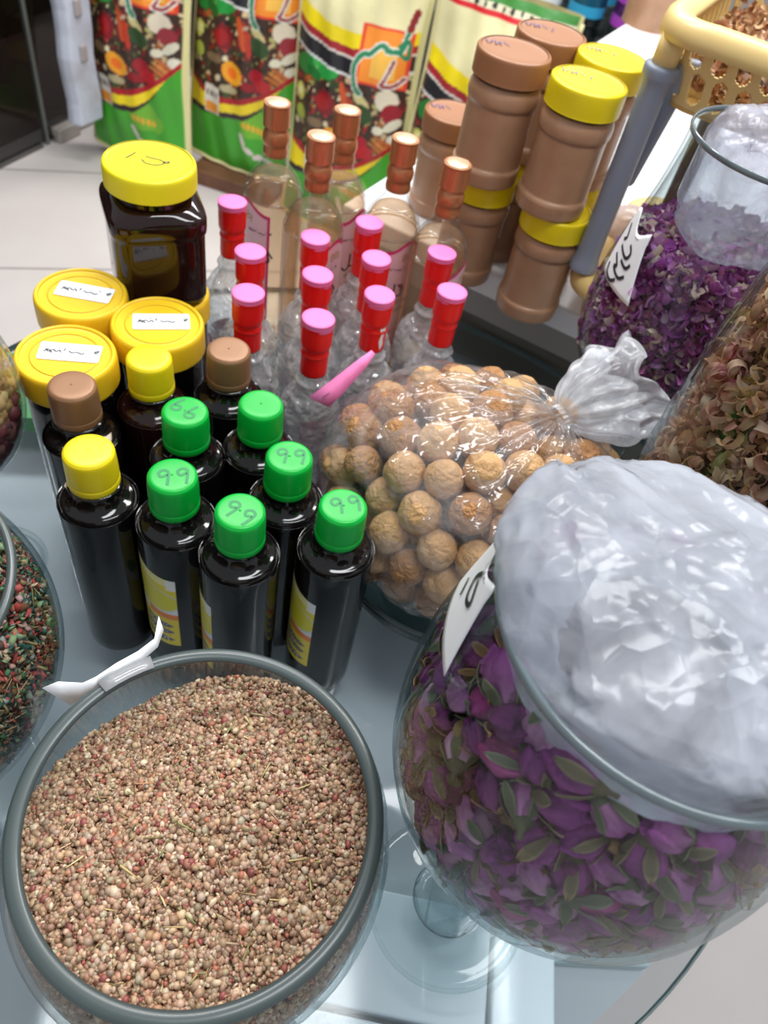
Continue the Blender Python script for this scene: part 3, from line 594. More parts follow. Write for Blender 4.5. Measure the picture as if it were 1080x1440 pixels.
def syrup_bottle(label, x, y, cap, lab=None, marks=None, froth=False, mat=syrup, neckm=None):
    t = thing('syrup_bottle', label, 'bottle', (x, y, 0), 0, 'dark syrup bottles')
    big = cap != 'green'
    prof = smoothp([(0, .003), (.026, .002), (.0305, .006), (.0318, .014), (.0318, .178), (.0312, .186), (.0285, .1935), (.0245, .1955), (.0205, .198), (.0175, .203), (.0168, .208)], 4)
    lathe_obj('bottle_body', prof, mat, t, 56)
    if big:
        lathe_obj('neck', smoothp([(.0168, .2065), (.0165, .2085), (.0205, .2095), (.0208, .2115), (.0165, .2125), (.0165, .214)], 2), clear_neck, t, 40)
        c0 = .2125
    else:
        lathe_obj('neck', [(.0172, .2065), (.0168, .213)], clear_neck, t, 40); c0 = .211
    rr = .0192 if not big else .0196; top = .2455 if not big else .247
    prof = smoothp([(rr-.002, c0), (rr, c0), (rr+.0002, c0+.006), (rr-.0006, c0+.0068), (rr, c0+.0076), (rr-.0004, top-.005), (rr-.0016, top-.0014), (rr-.0045, top), (0, top+.0001)], 3)
    kn = .010 if not big else .004
    cp = lathe_obj('cap', prof, CAPM[cap], t, 96, rfun=lambda a, z: 1+kn*math.cos(a*48) if c0+.008 < z < top-.005 else 1)
    lathe_obj('nub', [(0, .0006+top), (.0008, .0004+top), (.0011, top)], CAPM[cap], cp, 12)
    if marks: stroke_mesh(marks[0], .0023, flatmap(*marks[1], top+.0003, marks[2])).obj('pen_marks', green_ink if cap == 'green' else ink, cp, smooth=False)
    if froth: P_ = smoothp([(.0215, .1975), (.0250, .1968), (.0280, .1953), (.0308, .1925)], 3); G().add([(r_*math.cos(a_), r_*math.sin(a_), z_) for k_ in range(25) for a_ in [math.radians(froth[0]+(froth[1]-froth[0])*k_/24)] for r_, z_ in [(lambda q_, w_: (q_[0]*(1-w_)+.0255*w_, q_[1]))(q, abs(k_/12-1)**3) for q in P_]], [(k_*len(P_)+j, (k_+1)*len(P_)+j, (k_+1)*len(P_)+j+1, k_*len(P_)+j+1) for k_ in range(24) for j in range(len(P_)-1)]).obj('froth', foam, t)
    if lab: cyl_label('front_label', syrup_label, .0321, math.radians(lab[0]), math.radians(lab[1]), .046, .150, V_label, t, lambda u: .020*(1-u)**1.5)
    return t
nn = lambda s=.0082: NINE(-.0068, 0, s)+NINE(.0070, .002, s)
# every bottle's own place
syrup_bottle('green-capped dark bottle at the back left of the green caps, cap pen-marked', -.176, .431, 'green', None, (nn(), (0, 0), 2.6))
syrup_bottle('green-capped dark bottle at the back right, its cap without pen marks', -.121, .460, 'green')
syrup_bottle('green-capped dark bottle just behind the right front one, beside the lime bag', -.083, .409, 'green', None, (nn(), (0, .002), .1))
syrup_bottle('green-capped dark bottle with the widest yellow lemon label, beside the yellow-capped bottle', -.161, .362, 'green', (-170, -76), (nn(), (0, .0), .3))
syrup_bottle('green-capped dark bottle in the middle of the front row', -.103, .344, 'green', (-205, -117), (nn(), (0, 0), -.5))
syrup_bottle('green-capped dark bottle at the front right, next to the glass dish', -.031, .372, 'green', (-195, -100), (nn(), (0, .003), .35))
syrup_bottle('yellow-capped tall dark bottle at the front left corner of the bottles', -.227, .365, 'yellow', froth=(130, 185))
syrup_bottle('yellow-capped dark red-brown bottle behind the first green cap', -.226, .482, 'yellow', mat=syrup_red)
syrup_bottle('bronze-capped dark bottle at the left with froth around its neck', -.269, .428, 'bronze', froth=(-100, 10))
syrup_bottle('bronze-capped dark bottle beside the red-capped bottles', -.167, .517, 'bronze')

# ------------------------------------------------------------------ dark jars with yellow lids
WRITE = [[(.020, .002), (.0235, .0035), (.0215, .0), (.020, .002)], [(.012, .000), (.010, -.002), (.006, .000), (.002, -.001), (-.001, .001)], [(.013, .004), (.0135, .003)], [(-.004, .004), (-.005, .0005)],
         [(-.007, -.002), (-.0085, .001), (-.011, -.001), (-.014, .0015), (-.017, -.0015), (-.020, .002)], [(-.010, .004), (-.009, .0035)], [(-.021, -.002), (-.018, .0015), (-.014, -.003)], [(.005, -.005), (.0055, -.0055)]]
def dark_jar(label, x, y, rot, h=.235, lidm=yellow_lid, paper=True, s=1):
    t = thing('dark_honey_jar', label, 'jar', (x, y, 0), 0, 'yellow-lidded dark jars')
    lathe_obj('jar_body', smoothp([(0, .002), (.034, .002), (.0385, .007), (.039, .02), (.039, h-.045), (.0375, h-.034), (.036, h-.030)], 4), syrup, t, 56)
    ld = lathe_obj('lid', smoothp([(.036, h-.027), (.0415, h-.027), (.0422, h-.024), (.0420, h-.006), (.0410, h-.0015), (.0390, h), (.0372, h-.0012), (.0365, h-.002), (.0285, h-.002), (.0278, h-.0012), (.027, h-.002), (0, h-.002)], 3), lidm, t, 90,
                   rfun=lambda a, z: 1+.003*math.cos(a*80) if h-.024 < z < h-.006 else 1)
    if paper:
        g = G(); m = flatmap(0.002, .004, h-.0012, rot); P = [(-.0255, -.0115), (.0255, -.0115), (.0255, .0115), (-.0255, .0115)]; rp = rrect(-.0255, .0255, -.0115, .0115, .002, 3)
        v = [m(u, w_) for u, w_ in rp]; v2 = [(a, b, c-.0006) for a, b, c in v]; n_ = len(v); g.add(v+v2, [tuple(range(n_))]+[(i, (i+1) % n_, n_+(i+1) % n_, n_+i) for i in range(n_)])
        pp = g.obj('paper_label', white_paper, ld, smooth=False); stroke_mesh(WRITE, .0010, flatmap(.002, .004, h-.0008, rot)).obj('handwriting', ink, pp, smooth=False)
    return t
dark_jar('dark jar with yellow lid and white paper label, nearest the bronze cap on the left', -.298, .475, .24)
dark_jar('dark jar with yellow lid and paper label, right one of the three labelled lids', -.243, .544, .38)
dark_jar('dark jar with yellow lid and white paper label, at the back left', -.323, .560, .10)
dark_jar('yellow-lidded dark jar hidden underneath the big square jar', -.270, .636, .2, .204, paper=False)
t = thing('square_dark_jar', 'big square dark jar with bright yellow lid standing on top of another jar', 'jar', (-.280, .640, .205), .55)
def squ(a, p=5.): return 1/((abs(math.cos(a))**p+abs(math.sin(a))**p)**(1/p))
sq_p = [(0, .002), (.036, .001), (.0425, .006), (.0435, .016), (.0435, .070), (.0450, .076), (.0455, .086), (.0445, .092), (.040, .0985), (.034, .101)]
v, f = lathe(smoothp(sq_p, 4), 96, rfun=lambda a, z: 1+(squ(a)-1)*min(1, max(0, (.1005-z)/.008))); G().add(v, f).obj('jar_body', syrup_red, t)
lathe_obj('neck', [(.0355, .0995), (.0350, .111)], clear_neck, t, 48)
ld = lathe_obj('lid', smoothp([(.036, .109), (.0412, .109), (.0418, .111), (.0418, .124), (.041, .1285), (.0385, .130), (.037, .1288), (0, .1286)], 3), lemon_lid, t, 96)
stroke_mesh([[(-.011, .005), (-.0115, 0), (-.0125, -.005)], [(-.004, -.001), (0, -.004), (.006, -.003), (.009, .001), (.006, .004), (0, .0035), (-.004, .0035)], [(.008, .003), (.011, .005), (.0105, .002), (.008, .003)]], .0008, flatmap(0, .002, .1290, -.1-.55, 1.5)).obj('pen_marks', ink, ld, smooth=False)

# ------------------------------------------------------------------ red-capped clear bottles
def make_red(seed):
    t = thing('red_capped_bottle', 'x', 'bottle', (0, 0, 0), 0, 'small clear bottles with red and pink caps')
    def knob(a, z): return 1+.045*math.cos(a*9+(0 if int(z/.012) % 2 else .5))*(1 if .155 < z < .205 else .25)
    lathe_obj('bottle_body', smoothp([(0, .002), (.027, .002), (.030, .008), (.0305, .03), (.0285, .04), (.0285, .11), (.0305, .125), (.031, .145), (.0315, .160), (.0300, .175), (.0235, .188), (.0165, .197), (.0150, .205), (.0165, .210), (.0130, .216), (.0122, .235)], 4), bottle_bumpy, t, 72, rfun=knob)
    lathe_obj('bottle_lining', smoothp([(0, .008), (.025, .008), (.0255, .10), (.028, .15), (.020, .183), (.012, .20), (.0105, .23)], 4), bottle_glass, t, 40)
    sl = lathe_obj('red_sleeve', smoothp([(.0126, .222), (.0130, .222), (.0130, .243), (.0136, .2455), (.0132, .2475), (.0130, .252), (.0142, .2555), (.0146, .260), (.0146, .279), (.0138, .2800), (.0, .2800)], 3), red_cap, t, 56, rfun=lambda a, z: 1+.02*noise.noise(Vector((math.cos(a)*2, math.sin(a)*2, z*120+seed*9))))
    lathe_obj('pink_cap_top', smoothp([(.0140, .2775+0), (.0145, .2772), (.0147, .2835), (.0137, .2862), (.0, .2864)], 3), pink_cap, t, 56, rfun=lambda a, z: 1+.012*math.sin(a*2+seed))
    cyl_label('back_label', lambda u, v: np.where((v[:, None] > .1), np.array([[.45, .02, .14]]), np.array([[.7, .65, .66]])), .0292, 2.0, 3.9, .045, .105, V_label, t, nu=16, nv=6)
    return t
RED = [(-.219, .691, 'red-capped bottle at the back left, beside the big square dark jar'), (-.177, .613, 'red-capped bottle second in the left column, in front of the leftmost copper cap'), (-.160, .550, 'red-capped bottle at the front of the left column, above the bronze cap'),
       (-.127, .663, 'red-capped bottle at the back of the middle column, in front of a copper-capped bottle'), (-.110, .602, 'red-capped bottle second from the front in the middle column'), (-.094, .538, 'red-capped bottle nearest the viewer, beside the pink paper tag'),
       (-.083, .714, 'red-capped bottle at the very back, between the copper-capped bottles'), (-.064, .652, 'red-capped bottle with a glossy worn cap top, right of the middle column'), (-.050, .594, 'red-capped bottle with a white torn patch on its sleeve, behind the lime bag'),
       (-.004, .690, 'red-capped bottle at the back right, in front of the rightmost copper cap'), (.014, .627, 'red-capped bottle at the far right, half hidden by the lime bag')]
protos = [make_red(s) for s in (1, 2, 3)]
for i, (x, y, lb) in enumerate(RED):
    o = protos[i] if i < 3 else copy_tree(protos[i % 3]); o.location = (x*1.0506, y*1.0506, 0); o.scale = (1.01, 1.01, .93); o.rotation_euler.z = i*.7; o['label'] = lb
    if 'torn' in lb:
        G().add([(.0133*math.cos(a), .0133*math.sin(a), z) for a, z in ((-1.0, .252), (-.5, .2535), (-.45, .247), (-.62, .240), (-.52, .230), (-.75, .224), (-.95, .236), (-.8, .245))], [tuple(range(8))]).obj('torn_patch', white_paper, o, smooth=False).rotation_euler.z = -i*.7

# ------------------------------------------------------------------ rose water bottles with copper caps
GAF = [[(.010, .000), (.0085, .006), (.005, .010)], [(.0125, .003), (.008, .010)], [(.010, .000), (.004, -.001), (.002, .0)], [(.002, .011), (.0015, .0), (-.002, -.004), (-.005, -.001)]]
def rw_label(u, v):
    c = np.empty((u.size, 3)); c[:] = (.80, .50, .56)
    k = (v > .35) & (v < .62); c[k] = (.80, .58, .63)
    for y0, y1, x0, x1, col, fr in [(.86, .92, .35, .65, (.45, .25, .10), 60), (.52, .555, .2, .8, (.25, .22, .06), 75), (.46, .49, .25, .7, (.35, .28, .10), 90), (.28, .295, .2, .8, (.4, .2, .3), 120), (.24, .255, .2, .8, (.4, .2, .3), 110), (.20, .215, .2, .8, (.4, .2, .3), 130), (.16, .175, .2, .8, (.4, .2, .3), 100)]:
        k = (v > y0) & (v < y1) & (u > x0) & (u < x1) & (np.sin(u*fr+v*300) > -.3); c[k] = col
    k = (u < .045) | (u > .955) | (v < .02) | (v > .975); c[k] = (.62, .02, .16)
    return c
def make_rose(label, x, y, a0, a1, wa, word=True):
    t = thing('rose_water_bottle', label, 'bottle', (x, y, 0), 0, 'tall rose water bottles with copper caps')
    P = [(0, .003), (.031, .003), (.0345, .008), (.035, .02), (.035, .205), (.0345, .222), (.030, .238), (.022, .250), (.0155, .258), (.0135, .266), (.0135, .280)]
    lathe_obj('bottle_body', smoothp(P, 4), bottle_glass, t, 64)
    lathe_obj('rose_water', smoothp([(0, .008), (.029, .008), (.0322, .014), (.0325, .20), (.0322, .219), (.0278, .235), (.0195, .247), (0, .2475)], 4), rosewater, t, 56)
    cp = lathe_obj('cap', smoothp([(.0122, .3), (.0148, .300), (.0150, .302), (.0150, .3225), (.0140, .3242), (.0, .3242)], 3), copper, t, 64, rfun=lambda a, z: 1+.008*math.cos(a*40))
    lathe_obj('cap_disc', [(0, .3256), (.0118, .3256), (.0126, .3244), (.0126, .3238)], gold_top, cp, 40)
    lathe_obj('neck_foil', smoothp([(.0140, .268), (.0144, .272), (.0138, .279), (.0150, .283), (.0152, .289), (.0140, .294), (.0120, .297), (.0120, .301)], 4), copper, t, 48)
    lb = cyl_label('front_label', rw_label, .0354, math.radians(a0), math.radians(a1), .045, .206, V_label, t, lambda u: .014*np.exp(-((u-.5)/.28)**2)+.002)
    am = math.radians(wa)
    if word:
        stroke_mesh(GAF, .0016, cylmap(.0357, am, .150, 1.5)).obj('lettering', pbr('label_ink', (.10, .03, .05), .5) if 'label_ink' not in MATS else MATS['label_ink'], lb, smooth=False)
        stroke_mesh([[(p[0]*.7, p[1]*.6) for p in s] for s in WRITE], .0010, cylmap(.0357, am, .186)).obj('lettering', MATS['label_ink'], lb, smooth=False)
    return t
make_rose('copper-capped rose water bottle at the far left, its pink label facing left', -.217, .845, -185, -80, -103)
make_rose('copper-capped rose water bottle nearest the viewer, second from the left', -.155, .791, -72, 20, -48)
make_rose('copper-capped rose water bottle at the back between two others', -.143, .868, -70, 25, -46)
make_rose('copper-capped rose water bottle second from the right with a tall pink label', -.071, .832, -85, 10, -62)
make_rose('copper-capped rose water bottle at the far right, in front of the peanut butter jars', -.010, .803, -62, 35, -40)

# ------------------------------------------------------------------ footed glass jars
def goblet(name, label, cat, x, y, outer, rim_r, rim_z, foot_r=.064, stem_top=None, t_=.0035, rimw=.0045, group=None, rimmat=None, glassm=None):
    t = thing(name, label, cat, (x, y, 0), 0, group); gm = glassm or glass
    z0 = outer[0][1]
    inner = [(max(r-t_, 0), z) for r, z in outer][::-1]
    body = smoothp(outer, 5); ib = [(max(r-t_, 0), z+(t_*1.5 if i == 0 else 0)) for i, (r, z) in enumerate(outer)]
    lathe_obj('glass_bowl', body+smoothp(ib, 5)[::-1], gm, t, 96)
    lathe_obj('stem', smoothp([(.018, z0+.012), (.012, z0-.01), (.011, (z0+.03)/2), (.016, .02), (.030, .010)], 4), glass_thick, t, 48)
    ft = lathe_obj('foot', smoothp([(.030, .010), (.05, .006), (foot_r-.002, .0055), (foot_r, .003), (foot_r-.002, .0005), (0, .0005)], 4), glass, t, 96)
    a = [(rim_r+rimw*math.cos(q)*.5, rim_z+.0026*math.sin(q)) for q in [k*PI/6 for k in range(12)]]+[(rim_r+rimw*.5, rim_z)]
    lathe_obj('rim', a, rimmat or glass_rim, t, 128)
    return t
ROSE_O = [(.0, .222), (.03, .224), (.062, .240), (.084, .266), (.0945, .300), (.0975, .330), (.0955, .365), (.090, .395), (.083, .425), (.078, .447)]
GR = (-.058, .131)
GRAIN_O = [(.0, .092), (.035, .095), (.072, .115), (.096, .145), (.1075, .175), (.1100, .200), (.1070, .225), (.0985, .250)]
def rad_at(prof, z):
    P = smoothp(prof, 6); zs = [p[1] for p in P]; rs = [p[0] for p in P]; return np.interp(z, zs, rs)
goblet('grain_bowl', 'large round footed glass bowl of brown grains at the front left', 'bowl', GR[0], GR[1], GRAIN_O, .0955, .250, rimw=.0092)
# grains: one heap nobody could count
n = 26000; r = np.random.default_rng(3)
def grain_top(x, y):   # heap height over the bowl's own axis
    d = (-.80*x+.60*y)/.1; f_ = y/.1
    return .2395-.042*np.clip(d, 0, 2)**1.4-.006*np.clip(f_, 0, 1)+.004*np.exp(-((x-.01)**2+(y+.005)**2)/.002)+.002*np.sin(60*x)*np.sin(50*y+1)
P = []
while len(P) < 19000:
    x, y = (r.random(2)*2-1)*.105
    zt = grain_top(x, y)
    if math.hypot(x, y) < rad_at(GRAIN_O, zt)-.006: P.append((x, y, zt-.004*r.random()))
RT = smoothp(GRAIN_O, 6); zz = np.array([p[1] for p in RT]); rr_ = np.array([p[0] for p in RT])
Q = []
while len(Q) < 19000:
    z = .10+.14*r.random(); a = 2*PI*r.random(); rad = np.interp(z, zz, rr_)-.0058-.003*r.random(); x, y = rad*math.cos(a), rad*math.sin(a)
    if z < grain_top(x, y): Q.append((x, y, z))
T = np.array(P+Q)+np.array([GR[0], GR[1], 0])
ph = (1+5**.5)/2; iv = np.array([(-1, ph, 0), (1, ph, 0), (-1, -ph, 0), (1, -ph, 0), (0, -1, ph), (0, 1, ph), (0, -1, -ph), (0, 1, -ph), (ph, 0, -1), (ph, 0, 1), (-ph, 0, -1), (-ph, 0, 1)])/1.9
if_ = [(0, 11, 5), (0, 5, 1), (0, 1, 7), (0, 7, 10), (0, 10, 11), (1, 5, 9), (5, 11, 4), (11, 10, 2), (10, 7, 6), (7, 1, 8), (3, 9, 4), (3, 4, 2), (3, 2, 6), (3, 6, 8), (3, 8, 9), (4, 9, 5), (2, 4, 11), (6, 2, 10), (8, 6, 7), (9, 8, 1)]
gp = [(.36, .22, .135)]*5+[(.44, .30, .195), (.28, .16, .09), (.40, .25, .155), (.52, .40, .28), (.24, .13, .075), (.38, .27, .17)]*3+[(.34, .12, .07), (.40, .19, .12)]*1+[(.24, .06, .05)]
o = scatter('brown_grains', (iv, if_), T, (.0011, .0024), gp, V_grain, aniso=.9, seed=8, jit=.34)
tag(o, 'heap of small light brown resin grains in the round glass bowl', 'grains', kind='stuff')
v, f = lathe(smoothp([(max(r_-.010, 0), z+.004) for r_, z in GRAIN_O if z < .20], 3), 64); g = G().add([(a+GR[0], b+GR[1], c) for a, b, c in v], f)
NR = 40; vv = []; ff = []
for i in range(NR+1):
    for k in range(64):
        a = 2*PI*k/64; x, y = math.cos(a), math.sin(a); q = i/NR; R_ = rad_at(GRAIN_O, float(grain_top(x*.09, y*.09)))-.009; x *= R_*q; y *= R_*q; vv.append((x+GR[0], y+GR[1], float(grain_top(x, y))-.004))
for i in range(NR):
    for k in range(64): ff.append((i*64+k, i*64+(k+1) % 64, (i+1)*64+(k+1) % 64, (i+1)*64+k))
for k in range(64): vv.append((vv[NR*64+k][0], vv[NR*64+k][1], .15))
for k in range(64): ff.append((NR*64+k, NR*64+(k+1) % 64, (NR+1)*64+(k+1) % 64, (NR+1)*64+k))
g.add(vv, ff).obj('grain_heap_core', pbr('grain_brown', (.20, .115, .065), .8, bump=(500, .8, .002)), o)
m = 190; ang = 2*PI*r.random(m); q = .088*np.sqrt(r.random(m)); x, y = q*np.cos(ang), q*np.sin(ang)
st = scatter('dry_stalk_bits', 'stick', np.c_[GR[0]+x, GR[1]+y, grain_top(x, y)+.0012], (.004, .013), [(.45, .34, .15), (.34, .30, .12), (.55, .42, .24), (.26, .25, .10), (.40, .24, .12)], V_stuff, seed=5)
for e in (0,): pass
me = st.data; co_ = np.empty(len(me.vertices)*3, 'f'); me.vertices.foreach_get('co', co_); co_ = co_.reshape(-1, 8, 3); cen = co_.mean(1, keepdims=True); d = co_-cen; d[:, :, 2] *= .25; me.vertices.foreach_set('co', (cen+d).ravel())
tag(st, 'thin dry stalk bits scattered over the brown grains', 'stalk bits', kind='stuff')
# price paper taped on the rim
def paper_strip(name, label, P, wv, mat, cat='paper', th=.0004, ink_s=None, kind_v=None):
    """ribbon along world points P with width vectors wv"""
    L = [Vector(p)+Vector(q)*.5 for p, q in zip(P, wv)]; R = [Vector(p)-Vector(q)*.5 for p, q in zip(P, wv)]; n_ = len(P)
    o = G().add([tuple(a) for a in L+R], [(i, i+1, n_+i+1, n_+i) for i in range(n_-1)]).obj(name, mat); md = o.modifiers.new('s', 'SOLIDIFY'); md.thickness = th
    return tag(o, label, cat) if label else o
def rimpt(a, dr=0, dz=0): a = math.radians(a); return (GR[0]+(.0955+dr)*math.cos(a), GR[1]+(.0955+dr)*math.sin(a), .250+dz)
p = paper_strip('price_slip', 'white paper slip taped outside the rim of the grain bowl', [(-.162, .176, .245), (-.156, .180, .248), (-.146, .184, .249), rimpt(145, .007, .001), rimpt(138, .006, .003), rimpt(130, .007, .004), rimpt(124, .011, .006), (-.118, .230, .262)],
            [(.012, .003, -.022), (.010, .0, -.018), (.005, 0, -.010), (.002, 0, -.006), (.004, -.004, -.003), (.004, -.004, -.003), (.003, -.003, -.004), (.004, -.004, -.008)], white_paper)
paper_strip('tape', None, [rimpt(a, 0, .0042) for a in (146, 141, 136, 131, 127)], [(.009*math.cos(math.radians(a)), .009*math.sin(math.radians(a)), -.001) for a in (146, 141, 136, 131, 127)], thin('clear_tape', (.8, .8, .82), (.6, .6, .6), 1.6, .2, .5, None, .35), ).parent = p

# ------------------------------------------------------------------ packing
def pack(n, inside, dmin, init, it=160, seed=0, grav=None):
    r = np.random.default_rng(seed); P = init(n, r)
    for k in range(it):
        D = P[:, None, :]-P[None]; L = np.linalg.norm(D, axis=2)+np.eye(n); ov = np.clip(dmin-L, 0, None)*(1-np.eye(n))
        P = P+(D/L[:, :, None]*ov[:, :, None]).sum(1)*.28
        if grav is not None: P = P+np.array(grav)
        P = inside(P)
    return P
# ------------------------------------------------------------------ dish and bag of dried limes
DX, DY = .075, .495
DISH = [(0, .052), (.05, .053), (.095, .060), (.118, .072), (.1245, .086), (.1265, .098)]
goblet('glass_dish', 'wide footed glass dish holding the bag of dried limes', 'dish', DX, DY, DISH, .1255, .098, .06, t_=.003, rimw=.003, glassm=thin('thick_dish_glass', (.62, .72, .72), (.16, .22, .23), 1.45, .06, .45, (300, .4, .001)))
BC = np.array([.080, .494, .166]); BE = np.array([.152, .132, .112])
def in_bag(P, m=.0185):
    q = (P-BC)/(BE-m); L = np.linalg.norm(q, axis=1); k = L > 1; q[k] /= L[k][:, None]; P = q*(BE-m)+BC
    # keep out of the dish wall and of the neighbouring bottles
    dxy = P[:, :2]-np.array([DX, DY]); R = np.linalg.norm(dxy, axis=1); lim = np.where(P[:, 2] < .105, .100, 9); s = np.minimum(1, lim/np.maximum(R, 1e-6)); P[:, :2] = np.array([DX, DY])+dxy*s[:, None]; P[:, 2] = np.maximum(P[:, 2], .078)
    return P
LP = pack(225, in_bag, .0335, lambda n, r: BC+(r.normal(size=(n, 3))*.45)*BE, 240, 2)
def lime_mesh(seed, mat):
    import bmesh
    bm = bmesh.new(); bmesh.ops.create_icosphere(bm, subdivisions=4, radius=1); o3 = Vector((seed*7.3, 1, 2))
    for v in bm.verts:
        d = v.co.normalized(); k = 1+.05*noise.noise(d*1.6+o3)+.02*noise.noise(d*5+o3); z = d.z
        k += .07*math.exp(-((1-z)/.02))-.05*math.exp(-((1+z)/.03)); k -= .03*max(0, noise.noise(d*2.3+o3*2))**.5 if noise.noise(d*2.3+o3*2) > 0 else 0
        v.co = d*k*Vector((1, 1, 1.04)).length/1.7549*1.0
    me = bpy.data.meshes.new('dried_lime'); bm.to_mesh(me); bm.free(); me.polygons.foreach_set('use_smooth', [True]*len(me.polygons)); me.materials.append(mat); return me
lms = [lime_mesh(s, lime_m if s % 2 else lime_m2) for s in range(6)]
for i, p in enumerate(LP):
    o = bpy.data.objects.new('dried_lime', lms[i % 6]); C.objects.link(o); o.location = p; o.rotation_euler = RNG.random(3)*6.28; o.scale = (float(.0163+.0022*RNG.random()),)*3
    tag(o, 'round tan dried lime lying among the others in the knotted clear bag', 'dried lime', 'dried limes in the clear bag')
# the bag itself
KN = Vector((.128, .512, .262)); TD = Vector((.072, .050, .030)).normalized()
Wd = (KN-Vector(BC)).normalized(); Ud = Wd.cross(Vector((0, 0, 1))).normalized(); Vd = Ud.cross(Wd)
NA, NB = 150, 260; V = []
SLP = np.array(LP)
for i in range(NA+1):
    al = PI*(1-i/NA)*.995+.0; al = max(al, .10)
    for k in range(NB):
        b = 2*PI*k/NB; d = Wd*math.cos(al)+(Ud*math.cos(b)+Vd*math.sin(b))*math.sin(al)
        L = 1/math.sqrt((d.x/BE[0])**2+(d.y/BE[1])**2+(d.z/BE[2])**2); nz = noise.noise(Vector((d.x*3, d.y*3, d.z*3))); nz2 = noise.noise(Vector((d.x*9+4, d.y*9, d.z*9)))
        p = Vector(BC)+d*L*(1+.035*nz+.018*nz2)
        cl = max(0, 1-al/1.25); pl = (math.sin(b*17+3*math.sin(b*3))+.6*math.sin(b*29+1))*.0030*min(1, cl*3)*(1-cl*.5)
        if cl > 0:
            s = cl**1.35; ring = KN+(Ud*math.cos(b)+Vd*math.sin(b))*.0105*(1+.2*math.sin(b*9)); p = p.lerp(ring, s)
        p += d*pl
        # drape into the dish
        dx, dy = p.x-DX, p.y-DY; R = math.hypot(dx, dy)
        if p.z < .102 and R > .116: p.x = DX+dx/R*.116; p.y = DY+dy/R*.116
        p.z = max(p.z, .059); V.append(tuple(p))
F = [(i*NB+k, i*NB+(k+1) % NB, (i+1)*NB+(k+1) % NB, (i+1)*NB+k) for i in range(NA) for k in range(NB)]
t = thing('lime_bag', 'clear knotted plastic bag full of dried limes resting in the glass dish', 'bag', (0, 0, 0))
G().add(V, F).obj('bag_wall', film, t)
V = []; NT = 70; S1 = TD.cross(Vector((0, 0, 1))).normalized(); S2 = S1.cross(TD)
for i in range(NT+1):
    q = i/NT; rr = .0105+.003*math.sin(q*PI)*0+.044*max(0, q-.06)**.6*(1-.25*q*q); c0 = KN+TD*(.088*q)+Vector((0, 0, -.010*q*q))
    for k in range(NB):
        b = 2*PI*k/NB; fr = 1+.11*math.sin(b*7+2*math.sin(q*4))*min(1, q*3)+.08*math.sin(b*15+q*3)+.35*q*noise.noise(Vector((math.cos(b)*2, math.sin(b)*2, q*5)))
        d = S1*math.cos(b)*1.15+S2*math.sin(b)*.75; p = c0+d*rr*fr+TD*(.010*q*math.sin(b*3+1)+.006*q*math.sin(b*8)); V.append(tuple(p))
F = [(i*NB+k, i*NB+(k+1) % NB, (i+1)*NB+(k+1) % NB, (i+1)*NB+k) for i in range(NT) for k in range(NB)]
G().add(V, F).obj('gathered_neck', film_knot, t)
o = paper_strip('pink_tag', 'pink paper tag stuck upright on the left side of the lime bag', [(-.084, .530, .198), (-.074, .540, .207), (-.064, .551, .217), (-.054, .562, .227), (-.045, .573, .237)], [(.020, .002, -.008), (.017, .001, -.008), (.013, .0, -.007), (.010, 0, -.006), (.004, 0, -.003)], pink_paper)
stroke_mesh([[(0, 0), (.004, .003), (.002, -.003), (.007, -.001)]], .0010, lambda u, v: (-.0815+u+.6*v, .5305+u*.9-.1*v, .2035+.8*u+v*.5)).obj('pen_marks', ink, o, smooth=False)

# ------------------------------------------------------------------ rosebud jar
RX, RY = .127, .183
goblet('rosebud_jar', 'tall footed glass jar of dried rosebuds at the front right', 'jar', RX, RY, ROSE_O, .0775, .448, group=None, rimw=.0036, rimmat=glass_rim_pale)
RO = smoothp(ROSE_O, 6); rz = np.array([p[1] for p in RO]); rr2 = np.array([p[0] for p in RO])
def in_rose(P, m=.011, top=.422):
    P = P.copy(); P[:, 2] = np.clip(P[:, 2], .240, top); R = np.interp(P[:, 2], rz, rr2)-.0035-m; d = P[:, :2]; L = np.linalg.norm(d, axis=1)
    s = R/np.maximum(L, 1e-6); shell = (L > R) | (L < R*.80); k = L > R; d[k] *= s[k][:, None]; P[:, :2] = d
    q = (L < R-.014) & (P[:, 2] < top-.016); P[q, :2] *= np.minimum(1.06, (R[q]/np.maximum(L[q], 1e-6)))[:, None]
    return P
def init_rose(n, r):
    a = 2*PI*r.random(n); z = .245+.17*r.random(n); R = np.interp(z, rz, rr2)-.015; return np.c_[R*np.cos(a), R*np.sin(a), z]
BP = pack(290, in_rose, .0165, init_rose, 120, 4)
PAL = [((.62, .28, .50), (.46, .09, .40)), ((.46, .12, .38), (.30, .045, .28)), ((.70, .42, .56), (.54, .18, .48)), ((.36, .07, .25), (.20, .025, .17)), ((.60, .14, .38), (.44, .04, .24))]
petal_m = vcol('rosebud_petals', .55, trans=.15, bump=(220, .5, .0015, 3), spec=.3); sepal_m = vcol('rosebud_sepals', .7, trans=.1, bump=(300, .5, .001, 3), spec=.25)
